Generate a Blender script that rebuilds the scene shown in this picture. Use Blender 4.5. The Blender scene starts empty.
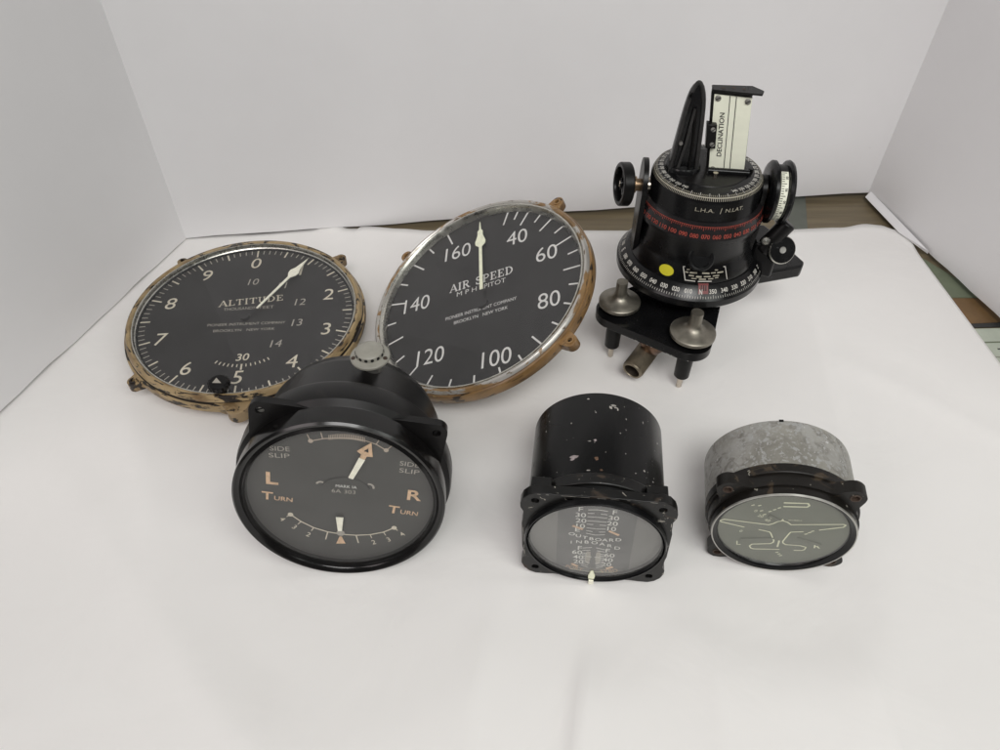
import bpy, math, random
from math import sin, cos, pi, radians as rad, hypot, atan2
from mathutils import Matrix, Vector
from mathutils.geometry import tessellate_polygon
random.seed(7)
sc = bpy.context.scene
COL = sc.collection

# ------------------------------------------------------------------ materials
MATS = {}
def nodes_of(name):
    m = bpy.data.materials.new(name); m.use_nodes = True
    nt = m.node_tree; b = nt.nodes['Principled BSDF']
    MATS[name] = m
    return m, nt, b
def N(nt, t, **kw):
    n = nt.nodes.new(t)
    for k, v in kw.items():
        if k in n.inputs.keys(): n.inputs[k].default_value = v
        else: setattr(n, k, v)
    return n
def c4(c): return (c[0], c[1], c[2], 1)
def noise(nt, scale, detail=4, rough=.55, dist=0.0):
    tc = N(nt, 'ShaderNodeTexCoord'); n = N(nt, 'ShaderNodeTexNoise')
    n.inputs['Scale'].default_value = scale; n.inputs['Detail'].default_value = detail
    n.inputs['Roughness'].default_value = rough; n.inputs['Distortion'].default_value = dist
    nt.links.new(tc.outputs['Object'], n.inputs['Vector'])
    return n
def ramp(nt, src, stops, interp='LINEAR'):
    r = N(nt, 'ShaderNodeValToRGB'); e = r.color_ramp.elements; r.color_ramp.interpolation = interp
    while len(e) < len(stops): e.new(.5)
    for el, (p, c) in zip(e, stops): el.position = p; el.color = c4(c) if len(c) == 3 else c
    nt.links.new(src, r.inputs[0]); return r
def bump(nt, b, src, strength, dist=.0005):
    bp = N(nt, 'ShaderNodeBump'); bp.inputs['Strength'].default_value = strength; bp.inputs['Distance'].default_value = dist
    nt.links.new(src, bp.inputs['Height']); nt.links.new(bp.outputs[0], b.inputs['Normal']); return bp
def g3(v): return (v, v, v)
def simple(name, col, rough=.5, metal=0., spec=.5, var=.12, vscale=60, bmp=0., bscale=400, rvar=.0, coat=0.):
    m, nt, b = nodes_of(name)
    b.inputs['Metallic'].default_value = metal; b.inputs['Roughness'].default_value = rough
    b.inputs['Specular IOR Level'].default_value = spec; b.inputs['Coat Weight'].default_value = coat
    n = noise(nt, vscale, 5)
    lo = tuple(x*(1-var) for x in col); hi = tuple(min(1, x*(1+var)) for x in col)
    r = ramp(nt, n.outputs[0], [(.3, lo), (.7, hi)]); nt.links.new(r.outputs[0], b.inputs['Base Color'])
    if rvar:
        rr = ramp(nt, n.outputs[0], [(.3, g3(max(.02, rough-rvar))), (.7, g3(min(1, rough+rvar)))]); nt.links.new(rr.outputs[0], b.inputs['Roughness'])
    if bmp:
        n2 = noise(nt, bscale, 3); bump(nt, b, n2.outputs[0], bmp)
    return m
def ring_noise(nt, scale, detail, rough, dist, k):
    """noise stretched along the circumference of a round part (object z is its axis)"""
    tc = N(nt, 'ShaderNodeTexCoord'); sp = N(nt, 'ShaderNodeSeparateXYZ'); nt.links.new(tc.outputs['Object'], sp.inputs[0])
    def mth(op, a, b=None):
        n = N(nt, 'ShaderNodeMath', operation=op)
        for i, q in enumerate((a, b)):
            if q is None: continue
            if isinstance(q, (int, float)): n.inputs[i].default_value = q
            else: nt.links.new(q, n.inputs[i])
        return n.outputs[0]
    ang = mth('ARCTAN2', sp.outputs[1], sp.outputs[0]); rr = mth('SQRT', mth('ADD', mth('MULTIPLY', sp.outputs[0], sp.outputs[0]), mth('MULTIPLY', sp.outputs[1], sp.outputs[1])))
    cb = N(nt, 'ShaderNodeCombineXYZ'); nt.links.new(mth('MULTIPLY', ang, .08*k), cb.inputs[0]); nt.links.new(rr, cb.inputs[1]); nt.links.new(mth('MULTIPLY', sp.outputs[2], 1.0), cb.inputs[2])
    n = N(nt, 'ShaderNodeTexNoise'); n.inputs['Scale'].default_value = scale; n.inputs['Detail'].default_value = detail; n.inputs['Roughness'].default_value = rough; n.inputs['Distortion'].default_value = dist
    nt.links.new(cb.outputs[0], n.inputs['Vector']); return n
def layered(name, base, chips, rough=.45, bmp=.25, basevar=.15, vscale=50, ring=0):
    """base paint with worn patches: chips = [(scale, threshold, softness, colour, metallic, roughness, distortion)]"""
    m, nt, b = nodes_of(name)
    n = noise(nt, vscale, 5)
    cur = ramp(nt, n.outputs[0], [(.3, tuple(x*(1-basevar) for x in base)), (.7, tuple(min(1, x*(1+basevar)) for x in base))]).outputs[0]
    rg = N(nt, 'ShaderNodeValue'); rg.outputs[0].default_value = rough; curR = rg.outputs[0]
    mt = N(nt, 'ShaderNodeValue'); mt.outputs[0].default_value = 0.; curM = mt.outputs[0]
    last = n.outputs[0]
    for sc_, th, sf, colr, me, ro, di in chips:
        nn = ring_noise(nt, sc_, 6, .6, di, ring) if ring else noise(nt, sc_, 6, .6, di)
        k = ramp(nt, nn.outputs[0], [(th, g3(0)), (th+sf, g3(1))])
        mx = N(nt, 'ShaderNodeMix', data_type='RGBA'); nt.links.new(k.outputs[0], mx.inputs[0]); nt.links.new(cur, mx.inputs[6]); mx.inputs[7].default_value = c4(colr); cur = mx.outputs[2]
        for (cc, val, key) in ((curR, ro, 'R'), (curM, me, 'M')):
            mf = N(nt, 'ShaderNodeMix', data_type='FLOAT'); nt.links.new(k.outputs[0], mf.inputs[0]); nt.links.new(cc, mf.inputs[2]); mf.inputs[3].default_value = val
            if key == 'R': curR = mf.outputs[0]
            else: curM = mf.outputs[0]
        last = k.outputs[0]
    b.inputs['Specular IOR Level'].default_value = .34 if base[0] < .05 else .5
    nt.links.new(cur, b.inputs['Base Color']); nt.links.new(curR, b.inputs['Roughness']); nt.links.new(curM, b.inputs['Metallic'])
    if bmp: bump(nt, b, last, bmp, .0003)
    return m

def paper_mat():
    m, nt, b = nodes_of('paper')
    b.inputs['Roughness'].default_value = .62; b.inputs['Specular IOR Level'].default_value = .3
    n = noise(nt, 6, 5, .6); r = ramp(nt, n.outputs[0], [(.3, (.865, .847, .832)), (.7, (.895, .878, .862))])
    n3 = noise(nt, 900, 2); r2 = ramp(nt, n3.outputs[0], [(.74, g3(1)), (.79, (.80, .76, .72))])
    mx = N(nt, 'ShaderNodeMix', data_type='RGBA', blend_type='MULTIPLY'); mx.inputs[0].default_value = .35
    nt.links.new(r.outputs[0], mx.inputs[6]); nt.links.new(r2.outputs[0], mx.inputs[7]); nt.links.new(mx.outputs[2], b.inputs['Base Color'])
    n2 = noise(nt, 11, 4, .5, .8); bump(nt, b, n2.outputs[0], .16, .012)
paper_mat()
def board_mat():
    m, nt, b = nodes_of('board')
    b.inputs['Roughness'].default_value = .55; b.inputs['Specular IOR Level'].default_value = .35
    n = noise(nt, 7, 5, .6); r = ramp(nt, n.outputs[0], [(.3, (.815, .805, .815)), (.7, (.85, .84, .85))])
    n3 = noise(nt, 45, 3); r2 = ramp(nt, n3.outputs[0], [(.77, g3(1)), (.80, g3(.82))])
    mx = N(nt, 'ShaderNodeMix', data_type='RGBA', blend_type='MULTIPLY'); mx.inputs[0].default_value = .5
    nt.links.new(r.outputs[0], mx.inputs[6]); nt.links.new(r2.outputs[0], mx.inputs[7]); nt.links.new(mx.outputs[2], b.inputs['Base Color'])
    n2 = noise(nt, 14, 4, .5); bump(nt, b, n2.outputs[0], .2, .004)
board_mat()
def wood_mat():
    m, nt, b = nodes_of('wood')
    b.inputs['Roughness'].default_value = .4
    tc = N(nt, 'ShaderNodeTexCoord'); mp = N(nt, 'ShaderNodeMapping'); mp.inputs['Scale'].default_value = (3, 40, 3)
    n = N(nt, 'ShaderNodeTexNoise'); n.inputs['Scale'].default_value = 4; n.inputs['Detail'].default_value = 7
    nt.links.new(tc.outputs['Object'], mp.inputs[0]); nt.links.new(mp.outputs[0], n.inputs['Vector'])
    r = ramp(nt, n.outputs[0], [(.3, (.125, .098, .058)), (.55, (.175, .138, .082)), (.75, (.21, .175, .105))])
    nt.links.new(r.outputs[0], b.inputs['Base Color'])
wood_mat()
simple('grey_cloth', (.125, .135, .115), .6)
simple('green_card', (.155, .18, .12), .6, var=.08)
simple('brown_card', (.13, .075, .03), .5, var=.5, vscale=30)
simple('dark_edge', (.03, .03, .03), .5)
simple('pale_card', (.46, .50, .42), .6, var=.1)

simple('black_gloss', (.006, .006, .0065), .24, spec=.32, var=.3, bmp=.05, bscale=500, rvar=.07)
simple('black_satin', (.007, .0065, .0065), .32, spec=.24, var=.3, bmp=.08, bscale=700, rvar=.08)
simple('black_flat', (.008, .0075, .0075), .30, spec=.13, var=.3, vscale=40, bmp=.05, rvar=.1)
simple('black_hole', (.004, .004, .004), .8)
layered('black_worn', (.006, .006, .0062), [(48, .64, .05, (.020, .016, .014), 0, .5, 1.), (190, .70, .012, (.40, .38, .36), .2, .5, 0.), (62, .74, .008, (.40, .36, .36), .2, .5, .3)], .27, .2)
layered('black_flange', (.007, .0068, .0065), [(60, .58, .05, (.045, .033, .024), 0, .55, 1.), (230, .655, .015, (.34, .32, .28), .2, .5, .8)], .3, .3)
layered('black_brown', (.010, .0085, .007), [(80, .58, .06, (.055, .04, .026), 0, .5, 1.2), (240, .67, .02, (.42, .40, .34), .4, .5, 0.)], .42, .35)
layered('black_edge', (.012, .012, .012), [(160, .60, .02, (.60, .59, .56), .6, .4, .3)], .3, .2)
layered('tan_chipped', (.33, .24, .125), [(120, .52, .14, (.17, .105, .048), 0, .42, .2), (300, .57, .03, (.014, .011, .009), 0, .36, .4), (150, .60, .02, (.018, .013, .010), 0, .4, .6), (500, .70, .03, (.50, .42, .30), 0, .45, 0)], .38, .7, .25, 70, .30)
layered('tan_cast', (.31, .22, .115), [(60, .48, .12, (.17, .11, .052), 0, .5, .6), (110, .58, .02, (.022, .016, .012), 0, .45, .5)], .4, .7, .2, 60)
layered('rim_crease', (.02, .015, .011), [(300, .60, .05, (.20, .14, .07), 0, .45, .3)], .4, .4, .2, 60, .3)
layered('brass_brown', (.25, .145, .058), [(70, .48, .12, (.14, .078, .032), 0, .38, .6), (260, .59, .03, (.020, .014, .010), 0, .36, .4), (200, .66, .02, (.40, .27, .12), .3, .35, .3)], .3, .6, .25, 60, .28)
layered('brass_silver', (.25, .15, .065), [(90, .45, .04, (.50, .48, .45), .5, .32, .6), (420, .60, .03, (.10, .065, .035), 0, .4, .3), (300, .68, .02, (.022, .016, .012), 0, .4, .3)], .34, .6, .3, 60, .35)
layered('aluminium_worn', (.30, .29, .255), [(22, .44, .25, (.46, .455, .44), .3, .5, .6), (170, .48, .18, (.21, .20, .18), .2, .5, .5), (420, .52, .10, (.42, .42, .41), .3, .45, .3), (330, .64, .05, (.66, .66, .66), .4, .4, .3), (90, .69, .02, (.07, .045, .03), 0, .6, .2)], .48, .6, .3, 26)
layered('case_black', (.0075, .007, .007), [(50, .58, .10, (.016, .014, .013), 0, .42, .6), (330, .72, .02, (.16, .15, .14), 0, .5, 0.), (18, .66, .10, (.022, .020, .019), 0, .5, .5)], .32, .3, .3, 40)
simple('bakelite', (.006, .0055, .0055), .17, spec=.42, var=.3, bmp=.04, bscale=300, rvar=.05)
simple('black_glint', (.028, .027, .027), .3, spec=.5, var=.3, vscale=300)  # lighter black paints in the gloss on the sight arm's rim
simple('worn_metal', (.40, .38, .35), .45, .3, var=.3, vscale=500)
simple('worn_pink', (.34, .29, .29), .5, .2, var=.3, vscale=400)
simple('silver', (.60, .59, .54), .28, 1., rvar=.08, vscale=150)
simple('silver_dull', (.50, .49, .46), .38, .8, rvar=.1, vscale=150)
simple('silver_dark', (.33, .32, .30), .38, .8, rvar=.1, vscale=150, bmp=.2)
simple('steel_wheel', (.27, .25, .21), .42, .85, rvar=.08, vscale=120, var=.25)
simple('pin_steel', (.62, .56, .48), .28, 1., rvar=.05)
simple('brass', (.34, .24, .15), .4, .9, var=.3)
simple('bronze_dark', (.05, .04, .03), .5, .3)
simple('copper', (.20, .125, .085), .32, .85, var=.4, vscale=120)
simple('vent_grey', (.31, .30, .26), .42, .0, var=.12, vscale=120, bmp=.25)
simple('rust', (.055, .035, .025), .6)
simple('ivory', (.92, .93, .78), .5, var=.06)
simple('ink', (.02, .02, .02), .5)
simple('dial_black', (.013, .012, .0125), .55, var=.08)
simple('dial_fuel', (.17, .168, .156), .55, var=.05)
simple('dial_grey', (.058, .057, .053), .55, var=.08)
simple('dial_band', (.105, .105, .102), .55, var=.08)
simple('dial_green', (.150, .155, .128), .55, var=.06)
simple('mark_cream', (.62, .57, .46), .6, var=.12)
simple('mark_white', (.70, .69, .67), .6, var=.08)
simple('mark_dim', (.38, .355, .31), .6, var=.1)
simple('mark_faint', (.20, .195, .18), .6, var=.1)
simple('mark_bright', (.75, .75, .70), .6)
simple('lume', (.90, .92, .70), .55, var=.1, vscale=300)
simple('lume_pale', (.90, .88, .74), .55, var=.1, vscale=300)
simple('lume_green', (.62, .66, .44), .6)
simple('mark_orange', (.64, .44, .28), .6, var=.2, vscale=300)
simple('mark_tan', (.44, .37, .30), .6)
simple('mark_green', (.74, .73, .56), .6)
simple('lubber_red', (.20, .055, .055), .5)
simple('red_mark', (.36, .060, .040), .5, var=.25, vscale=300)
simple('scale_white', (.62, .60, .55), .5)
simple('scale_dim', (.42, .39, .31), .5)
simple('sticker_yellow', (.62, .56, .03), .4)
simple('band_sheen', (.016, .014, .015), .26)
def knurl_mat():
    m, nt, b = nodes_of('knurl')
    b.inputs['Metallic'].default_value = .6; b.inputs['Roughness'].default_value = .42
    n = noise(nt, 120, 4); r = ramp(nt, n.outputs[0], [(.3, (.16, .135, .10)), (.7, (.30, .25, .18))]); nt.links.new(r.outputs[0], b.inputs['Base Color'])
knurl_mat()
def glass_mat(name, tint=(1, 1, 1), gain=1.0, ior=1.5, rough=.015, dust=.009):
    m, nt, b = nodes_of(name); nt.nodes.remove(b)
    out = [n for n in nt.nodes if n.type == 'OUTPUT_MATERIAL'][0]
    tr = N(nt, 'ShaderNodeBsdfTransparent'); tr.inputs[0].default_value = c4(tint)
    gl = N(nt, 'ShaderNodeBsdfGlossy'); gl.inputs['Roughness'].default_value = rough
    fr = N(nt, 'ShaderNodeFresnel')
    ge = N(nt, 'ShaderNodeNewGeometry'); io = N(nt, 'ShaderNodeMapRange'); io.inputs[3].default_value = ior; io.inputs[4].default_value = 1/ior   # thin pane: same reflectance from both sides
    nt.links.new(ge.outputs['Backfacing'], io.inputs[0]); nt.links.new(io.outputs[0], fr.inputs[0])
    mu = N(nt, 'ShaderNodeMath', operation='MULTIPLY'); mu.inputs[1].default_value = gain; mu.use_clamp = True
    n = noise(nt, 22, 3, .6)          # slight smears in the old glass
    r = ramp(nt, n.outputs[0], [(.35, g3(.9)), (.7, g3(1.12))])
    m2 = N(nt, 'ShaderNodeMath', operation='MULTIPLY'); m2.use_clamp = True
    nt.links.new(fr.outputs[0], mu.inputs[0]); nt.links.new(mu.outputs[0], m2.inputs[0]); nt.links.new(r.outputs[0], m2.inputs[1])
    mx = N(nt, 'ShaderNodeMixShader'); nt.links.new(m2.outputs[0], mx.inputs[0]); nt.links.new(tr.outputs[0], mx.inputs[1]); nt.links.new(gl.outputs[0], mx.inputs[2])
    df = N(nt, 'ShaderNodeBsdfDiffuse'); df.inputs[0].default_value = (.75, .73, .70, 1)
    d1 = noise(nt, 35, 6, .7, .8); d2 = noise(nt, 900, 2)
    r1 = ramp(nt, d1.outputs[0], [(.35, g3(dust*.35)), (.75, g3(dust*1.7))]); r2 = ramp(nt, d2.outputs[0], [(.72, g3(0)), (.76, g3(.22))])
    ad = N(nt, 'ShaderNodeMath', operation='ADD'); nt.links.new(r1.outputs[0], ad.inputs[0]); nt.links.new(r2.outputs[0], ad.inputs[1])
    mx2 = N(nt, 'ShaderNodeMixShader'); nt.links.new(ad.outputs[0], mx2.inputs[0]); nt.links.new(mx.outputs[0], mx2.inputs[1]); nt.links.new(df.outputs[0], mx2.inputs[2])
    nt.links.new(mx2.outputs[0], out.inputs['Surface'])
glass_mat('glass', gain=1.15)
glass_mat('glass_green', (.985, 1, .97), 1.5, dust=.035)
glass_mat('glass_grey', gain=1.9, dust=.07)

# ------------------------------------------------------------------ mesh builder
def frame_to(p0, p1):
    z = (Vector(p1)-Vector(p0)).normalized(); a = Vector((0, 0, 1)) if abs(z.z) < .9 else Vector((0, 1, 0))
    x = a.cross(z).normalized(); y = z.cross(x)
    M = Matrix((x, y, z)).transposed().to_4x4(); M.translation = Vector(p0); return M
_tx = {}
def text_geo(s, bold, shear, sp):
    key = (s, bold, shear, sp)
    if key not in _tx:
        cu = bpy.data.curves.new('t', 'FONT'); cu.body = s; cu.size = 1; cu.offset = bold; cu.shear = shear; cu.space_character = sp
        cu.resolution_u = 4; cu.fill_mode = 'FRONT'
        ob = bpy.data.objects.new('t', cu); COL.objects.link(ob)
        bpy.context.view_layer.update()
        me = bpy.data.meshes.new_from_object(ob.evaluated_get(bpy.context.evaluated_depsgraph_get()))
        vs = [(v.co.x, v.co.y) for v in me.vertices]; fs = [tuple(p.vertices) for p in me.polygons]
        bpy.data.objects.remove(ob); bpy.data.curves.remove(cu); bpy.data.meshes.remove(me)
        x0 = min(v[0] for v in vs); x1 = max(v[0] for v in vs); y0 = min(v[1] for v in vs); y1 = max(v[1] for v in vs)
        vs = [(x-(x0+x1)/2, y-(y0+y1)/2) for x, y in vs]
        _tx[key] = (vs, fs, x1-x0, y1-y0)
    return _tx[key]

class MB:
    def __init__(s): s.v = []; s.f = []; s.m = []; s.mats = []; s.M = Matrix.Identity(4)
    def mi(s, name):
        if name not in s.mats: s.mats.append(name)
        return s.mats.index(name)
    def add(s, vs, fs, mat, M=None):
        o = len(s.v); i = s.mi(mat); T = s.M @ M if M is not None else s.M
        s.v += [tuple(T @ Vector(v)) for v in vs]; s.f += [tuple(o+k for k in f) for f in fs]; s.m += [i]*len(fs); return s
    def lathe(s, prof, mat, seg=96, M=None, a0=0, a1=2*pi, cap=True):
        full = abs(a1-a0-2*pi) < 1e-6; n = seg if full else seg+1; vs = []; fs = []
        for r, z in prof:
            for i in range(n):
                a = a0+(a1-a0)*i/seg; vs.append((r*cos(a), r*sin(a), z))
        for j in range(len(prof)-1):
            for i in range(seg):
                k = (i+1) % n if full else i+1
                if prof[j][0] == 0 and False: continue
                fs.append((j*n+i, j*n+k, (j+1)*n+k, (j+1)*n+i))
        if cap and full:
            if prof[0][0] > 1e-6 and cap in (True, 'start'): fs.append(tuple(range(n-1, -1, -1)))
            if prof[-1][0] > 1e-6 and cap in (True, 'end'): fs.append(tuple((len(prof)-1)*n+i for i in range(n)))
        return s.add(vs, fs, mat, M)
    def cyl(s, p0, p1, r, mat, r1=None, seg=32):
        L = (Vector(p1)-Vector(p0)).length; r1 = r if r1 is None else r1
        return s.lathe([(r, 0), (r1, L)], mat, seg, frame_to(p0, p1))
    def rev(s, p0, p1, prof, mat, seg=48, cap=True):
        return s.lathe(prof, mat, seg, frame_to(p0, p1), cap=cap)
    def prism(s, outer, z0, z1, mat, holes=(), M=None):
        loops = [list(outer)]+[list(h) for h in holes]
        tris = tessellate_polygon([[Vector((x, y, 0)) for x, y in l] for l in loops])
        pts = [p for l in loops for p in l]; n = len(pts)
        vs = [(x, y, z0) for x, y in pts]+[(x, y, z1) for x, y in pts]; fs = []
        for t in tris:
            a, b, c = t
            ar = (pts[b][0]-pts[a][0])*(pts[c][1]-pts[a][1])-(pts[b][1]-pts[a][1])*(pts[c][0]-pts[a][0])
            if ar < 0: a, b, c = a, c, b
            fs += [(a+n, b+n, c+n), (c, b, a)]
        o = 0
        for li, l in enumerate(loops):
            ar = sum(l[i][0]*l[(i+1) % len(l)][1]-l[(i+1) % len(l)][0]*l[i][1] for i in range(len(l)))
            ccw = ar > 0; k = len(l)
            for i in range(k):
                a, b = o+i, o+(i+1) % k
                q = (a, b, b+n, a+n); fs.append(q if ccw == (li == 0) else q[::-1])
            o += k
        return s.add(vs, fs, mat, M)
    def box(s, c, d, mat, M=None):
        x, y, z = d[0]/2, d[1]/2, d[2]/2
        return s.prism([(c[0]-x, c[1]-y), (c[0]+x, c[1]-y), (c[0]+x, c[1]+y), (c[0]-x, c[1]+y)], c[2]-z, c[2]+z, mat, M=M)
    def flat(s, pts, z, mat, fn=None):
        tris = tessellate_polygon([[Vector((x, y, 0)) for x, y in pts]]); fs = []
        for a, b, c in tris:
            ar = (pts[b][0]-pts[a][0])*(pts[c][1]-pts[a][1])-(pts[b][1]-pts[a][1])*(pts[c][0]-pts[a][0])
            fs.append((a, b, c) if ar > 0 else (a, c, b))
        return s.add([(fn(x, y) if fn else (x, y, z)) for x, y in pts], fs, mat)
    def line(s, pts, w, z, mat, fn=None, closed=False):
        n = len(pts)
        for i in range(n if closed else n-1):
            (x0, y0), (x1, y1) = pts[i], pts[(i+1) % n]; L = hypot(x1-x0, y1-y0) or 1e-9
            ux, uy = (x1-x0)/L, (y1-y0)/L; e = w*.28; nx, ny = -uy*w/2, ux*w/2
            q = [(x0-ux*e-nx, y0-uy*e-ny), (x1+ux*e-nx, y1+uy*e-ny), (x1+ux*e+nx, y1+uy*e+ny), (x0-ux*e+nx, y0-uy*e+ny)]
            s.add([(fn(*p) if fn else (p[0], p[1], z+i*1e-7)) for p in q], [(0, 1, 2, 3)], mat)
        return s
    def disc(s, x, y, r, z, mat, seg=20):
        return s.add([(x+r*cos(2*pi*i/seg), y+r*sin(2*pi*i/seg), z) for i in range(seg)], [tuple(range(seg))], mat)
    def text(s, t, x, y, h, z, mat, ang=0, wx=1., bold=0., shear=0., sp=1., fn=None, width=None):
        vs, fs, W, H = text_geo(t, bold, shear, sp); k = h/H; kx = k*wx if width is None else width/W
        ca, sa = cos(ang), sin(ang); out = []
        for a, b in vs:
            a *= kx; b *= k; X, Y = x+a*ca-b*sa, y+a*sa+b*ca
            out.append(fn(X, Y) if fn else (X, Y, z))
        return s.add(out, fs, mat)
    def tube(s, pts, r, mat, seg=10, closed=False):
        n = len(pts); vs = []; fs = []
        for i, p in enumerate(pts):
            p = Vector(p); a = Vector(pts[(i-1) % n] if (closed or i) else pts[0]); b = Vector(pts[(i+1) % n] if (closed or i < n-1) else pts[-1])
            t = (b-a).normalized(); u = Vector((0, 0, 1)) if abs(t.z) < .95 else Vector((1, 0, 0)); x = u.cross(t).normalized(); y = t.cross(x)
            for k in range(seg): vs.append(tuple(p+x*r*cos(2*pi*k/seg)+y*r*sin(2*pi*k/seg)))
        for i in range(n if closed else n-1):
            for k in range(seg): fs.append((i*seg+k, i*seg+(k+1) % seg, ((i+1) % n)*seg+(k+1) % seg, ((i+1) % n)*seg+k))
        if not closed: fs += [tuple(range(seg-1, -1, -1)), tuple((n-1)*seg+k for k in range(seg))]
        return s.add(vs, fs, mat)
    def build(s, name, parent=None, T=None, bevel=0., smooth=35, label=None):
        me = bpy.data.meshes.new(name); me.from_pydata(s.v, [], s.f)
        for m in s.mats: me.materials.append(MATS[m])
        me.polygons.foreach_set('material_index', s.m)
        me.validate(); me.update()
        if smooth: me.shade_smooth(); me.set_sharp_from_angle(angle=rad(smooth))
        o = bpy.data.objects.new(name, me); COL.objects.link(o)
        if parent is not None: o.parent = parent
        if T is not None: o.matrix_basis = T
        if bevel:
            b = o.modifiers.new('bevel', 'BEVEL'); b.width = bevel; b.segments = 2; b.limit_method = 'ANGLE'; b.angle_limit = rad(40); b.harden_normals = False
        if label: o['label'] = label
        return o
def thing(name, label, cat, loc=(0, 0, 0)):
    o = bpy.data.objects.new(name, None); COL.objects.link(o); o.empty_display_size = .02; o.location = loc; o['label'] = label; o['category'] = cat; return o
def tag(o, label, cat): o['label'] = label; o['category'] = cat; return o
def circle(x, y, r, n=24, a0=0): return [(x+r*cos(a0+2*pi*i/n), y+r*sin(a0+2*pi*i/n)) for i in range(n)]
def pose(c, n, up):
    n = Vector(n).normalized(); up = Vector(up); y = (up-n*up.dot(n)).normalized(); x = y.cross(n)
    M = Matrix((x, y, n)).transposed().to_4x4(); M.translation = Vector(c); return M
def cw(deg, r): a = rad(deg); return (r*sin(a), r*cos(a))     # clockwise from twelve o'clock

# engraved serif capitals, drawn as strokes with slab feet in a cell 1 high
def arc(cx, cy, rx, ry, a0, a1, n=9): return [(cx+rx*cos(rad(a0+(a1-a0)*i/n)), cy+ry*sin(rad(a0+(a1-a0)*i/n))) for i in range(n+1)]
SER = {
 'A': (.80, [([(.05, 0), (.40, 1)], .08), ([(.40, 1), (.75, 0)], .17), ([(.2, .33), (.6, .33)], .07), ([(-.05, .03), (.20, .03)], .07), ([(.58, .03), (.92, .03)], .07)]),
 'L': (.66, [([(.18, 0), (.18, 1)], .17), ([(.02, .03), (.62, .03)], .08), ([(.02, .97), (.36, .97)], .07), ([(.62, 0), (.62, .28)], .08)]),
 'T': (.74, [([(.37, 0), (.37, 1)], .17), ([(.03, .96), (.71, .96)], .08), ([(.04, .76), (.04, 1)], .08), ([(.70, .76), (.70, 1)], .08), ([(.22, .03), (.52, .03)], .07)]),
 'I': (.38, [([(.19, 0), (.19, 1)], .17), ([(.03, .03), (.35, .03)], .07), ([(.03, .97), (.35, .97)], .07)]),
 'U': (.80, [([(.18, 1), (.18, .35)]+arc(.40, .33, .22, .30, 180, 360)+[(.62, .35), (.62, 1)], .13), ([(.03, .97), (.33, .97)], .07), ([(.50, .97), (.76, .97)], .07)]),
 'D': (.82, [([(.18, 0), (.18, 1)], .17), ([(.05, .03), (.35, .03)]+arc(.35, .5, .38, .47, -90, 90, 12)+[(.05, .97)], .10), (arc(.38, .5, .34, .4, -50, 50), .15)]),
 'E': (.70, [([(.18, 0), (.18, 1)], .17), ([(.02, .03), (.62, .03)], .08), ([(.02, .97), (.60, .97)], .08), ([(.18, .52), (.46, .52)], .07), ([(.62, 0), (.62, .25)], .08), ([(.60, .76), (.60, 1)], .08), ([(.46, .40), (.46, .64)], .06)]),
 'R': (.82, [([(.18, 0), (.18, 1)], .17), ([(.03, .97), (.38, .97)]+arc(.38, .74, .24, .23, 90, -90)+[(.18, .51)], .11), ([(.40, .5), (.70, .04)], .16), ([(.02, .03), (.34, .03)], .07), ([(.62, .03), (.86, .03)], .07)]),
 'S': (.64, [(arc(.31, .74, .22, .22, 20, 270)+arc(.31, .26, .24, .25, 90, -160), .14), ([(.53, .72), (.53, .96)], .07), ([(.06, .04), (.06, .30)], .07)]),
 'P': (.72, [([(.18, 0), (.18, 1)], .17), ([(.03, .97), (.38, .97)]+arc(.38, .72, .25, .25, 90, -90)+[(.18, .47)], .11), ([(.02, .03), (.34, .03)], .07)]),
 ' ': (.45, [])}
def serif(mb, s, x, y, h, z, mat, width=None, ang=0, slant=0.):
    adv = [SER[c][0]+.10 for c in s]; W = sum(adv)-.10; k = (width/(W*h)) if width else 1.; cx = -W/2
    ca, sa = cos(ang), sin(ang)
    for c, a in zip(s, adv):
        for pts, w in SER[c][1]:
            q = []
            for px, py in pts:
                X = (cx+px+slant*(py-.5))*h*k; Y = (py-.5)*h; q.append((x+X*ca-Y*sa, y+X*sa+Y*ca))
            mb.line(q, w*h, z, mat)
        cx += a

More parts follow.
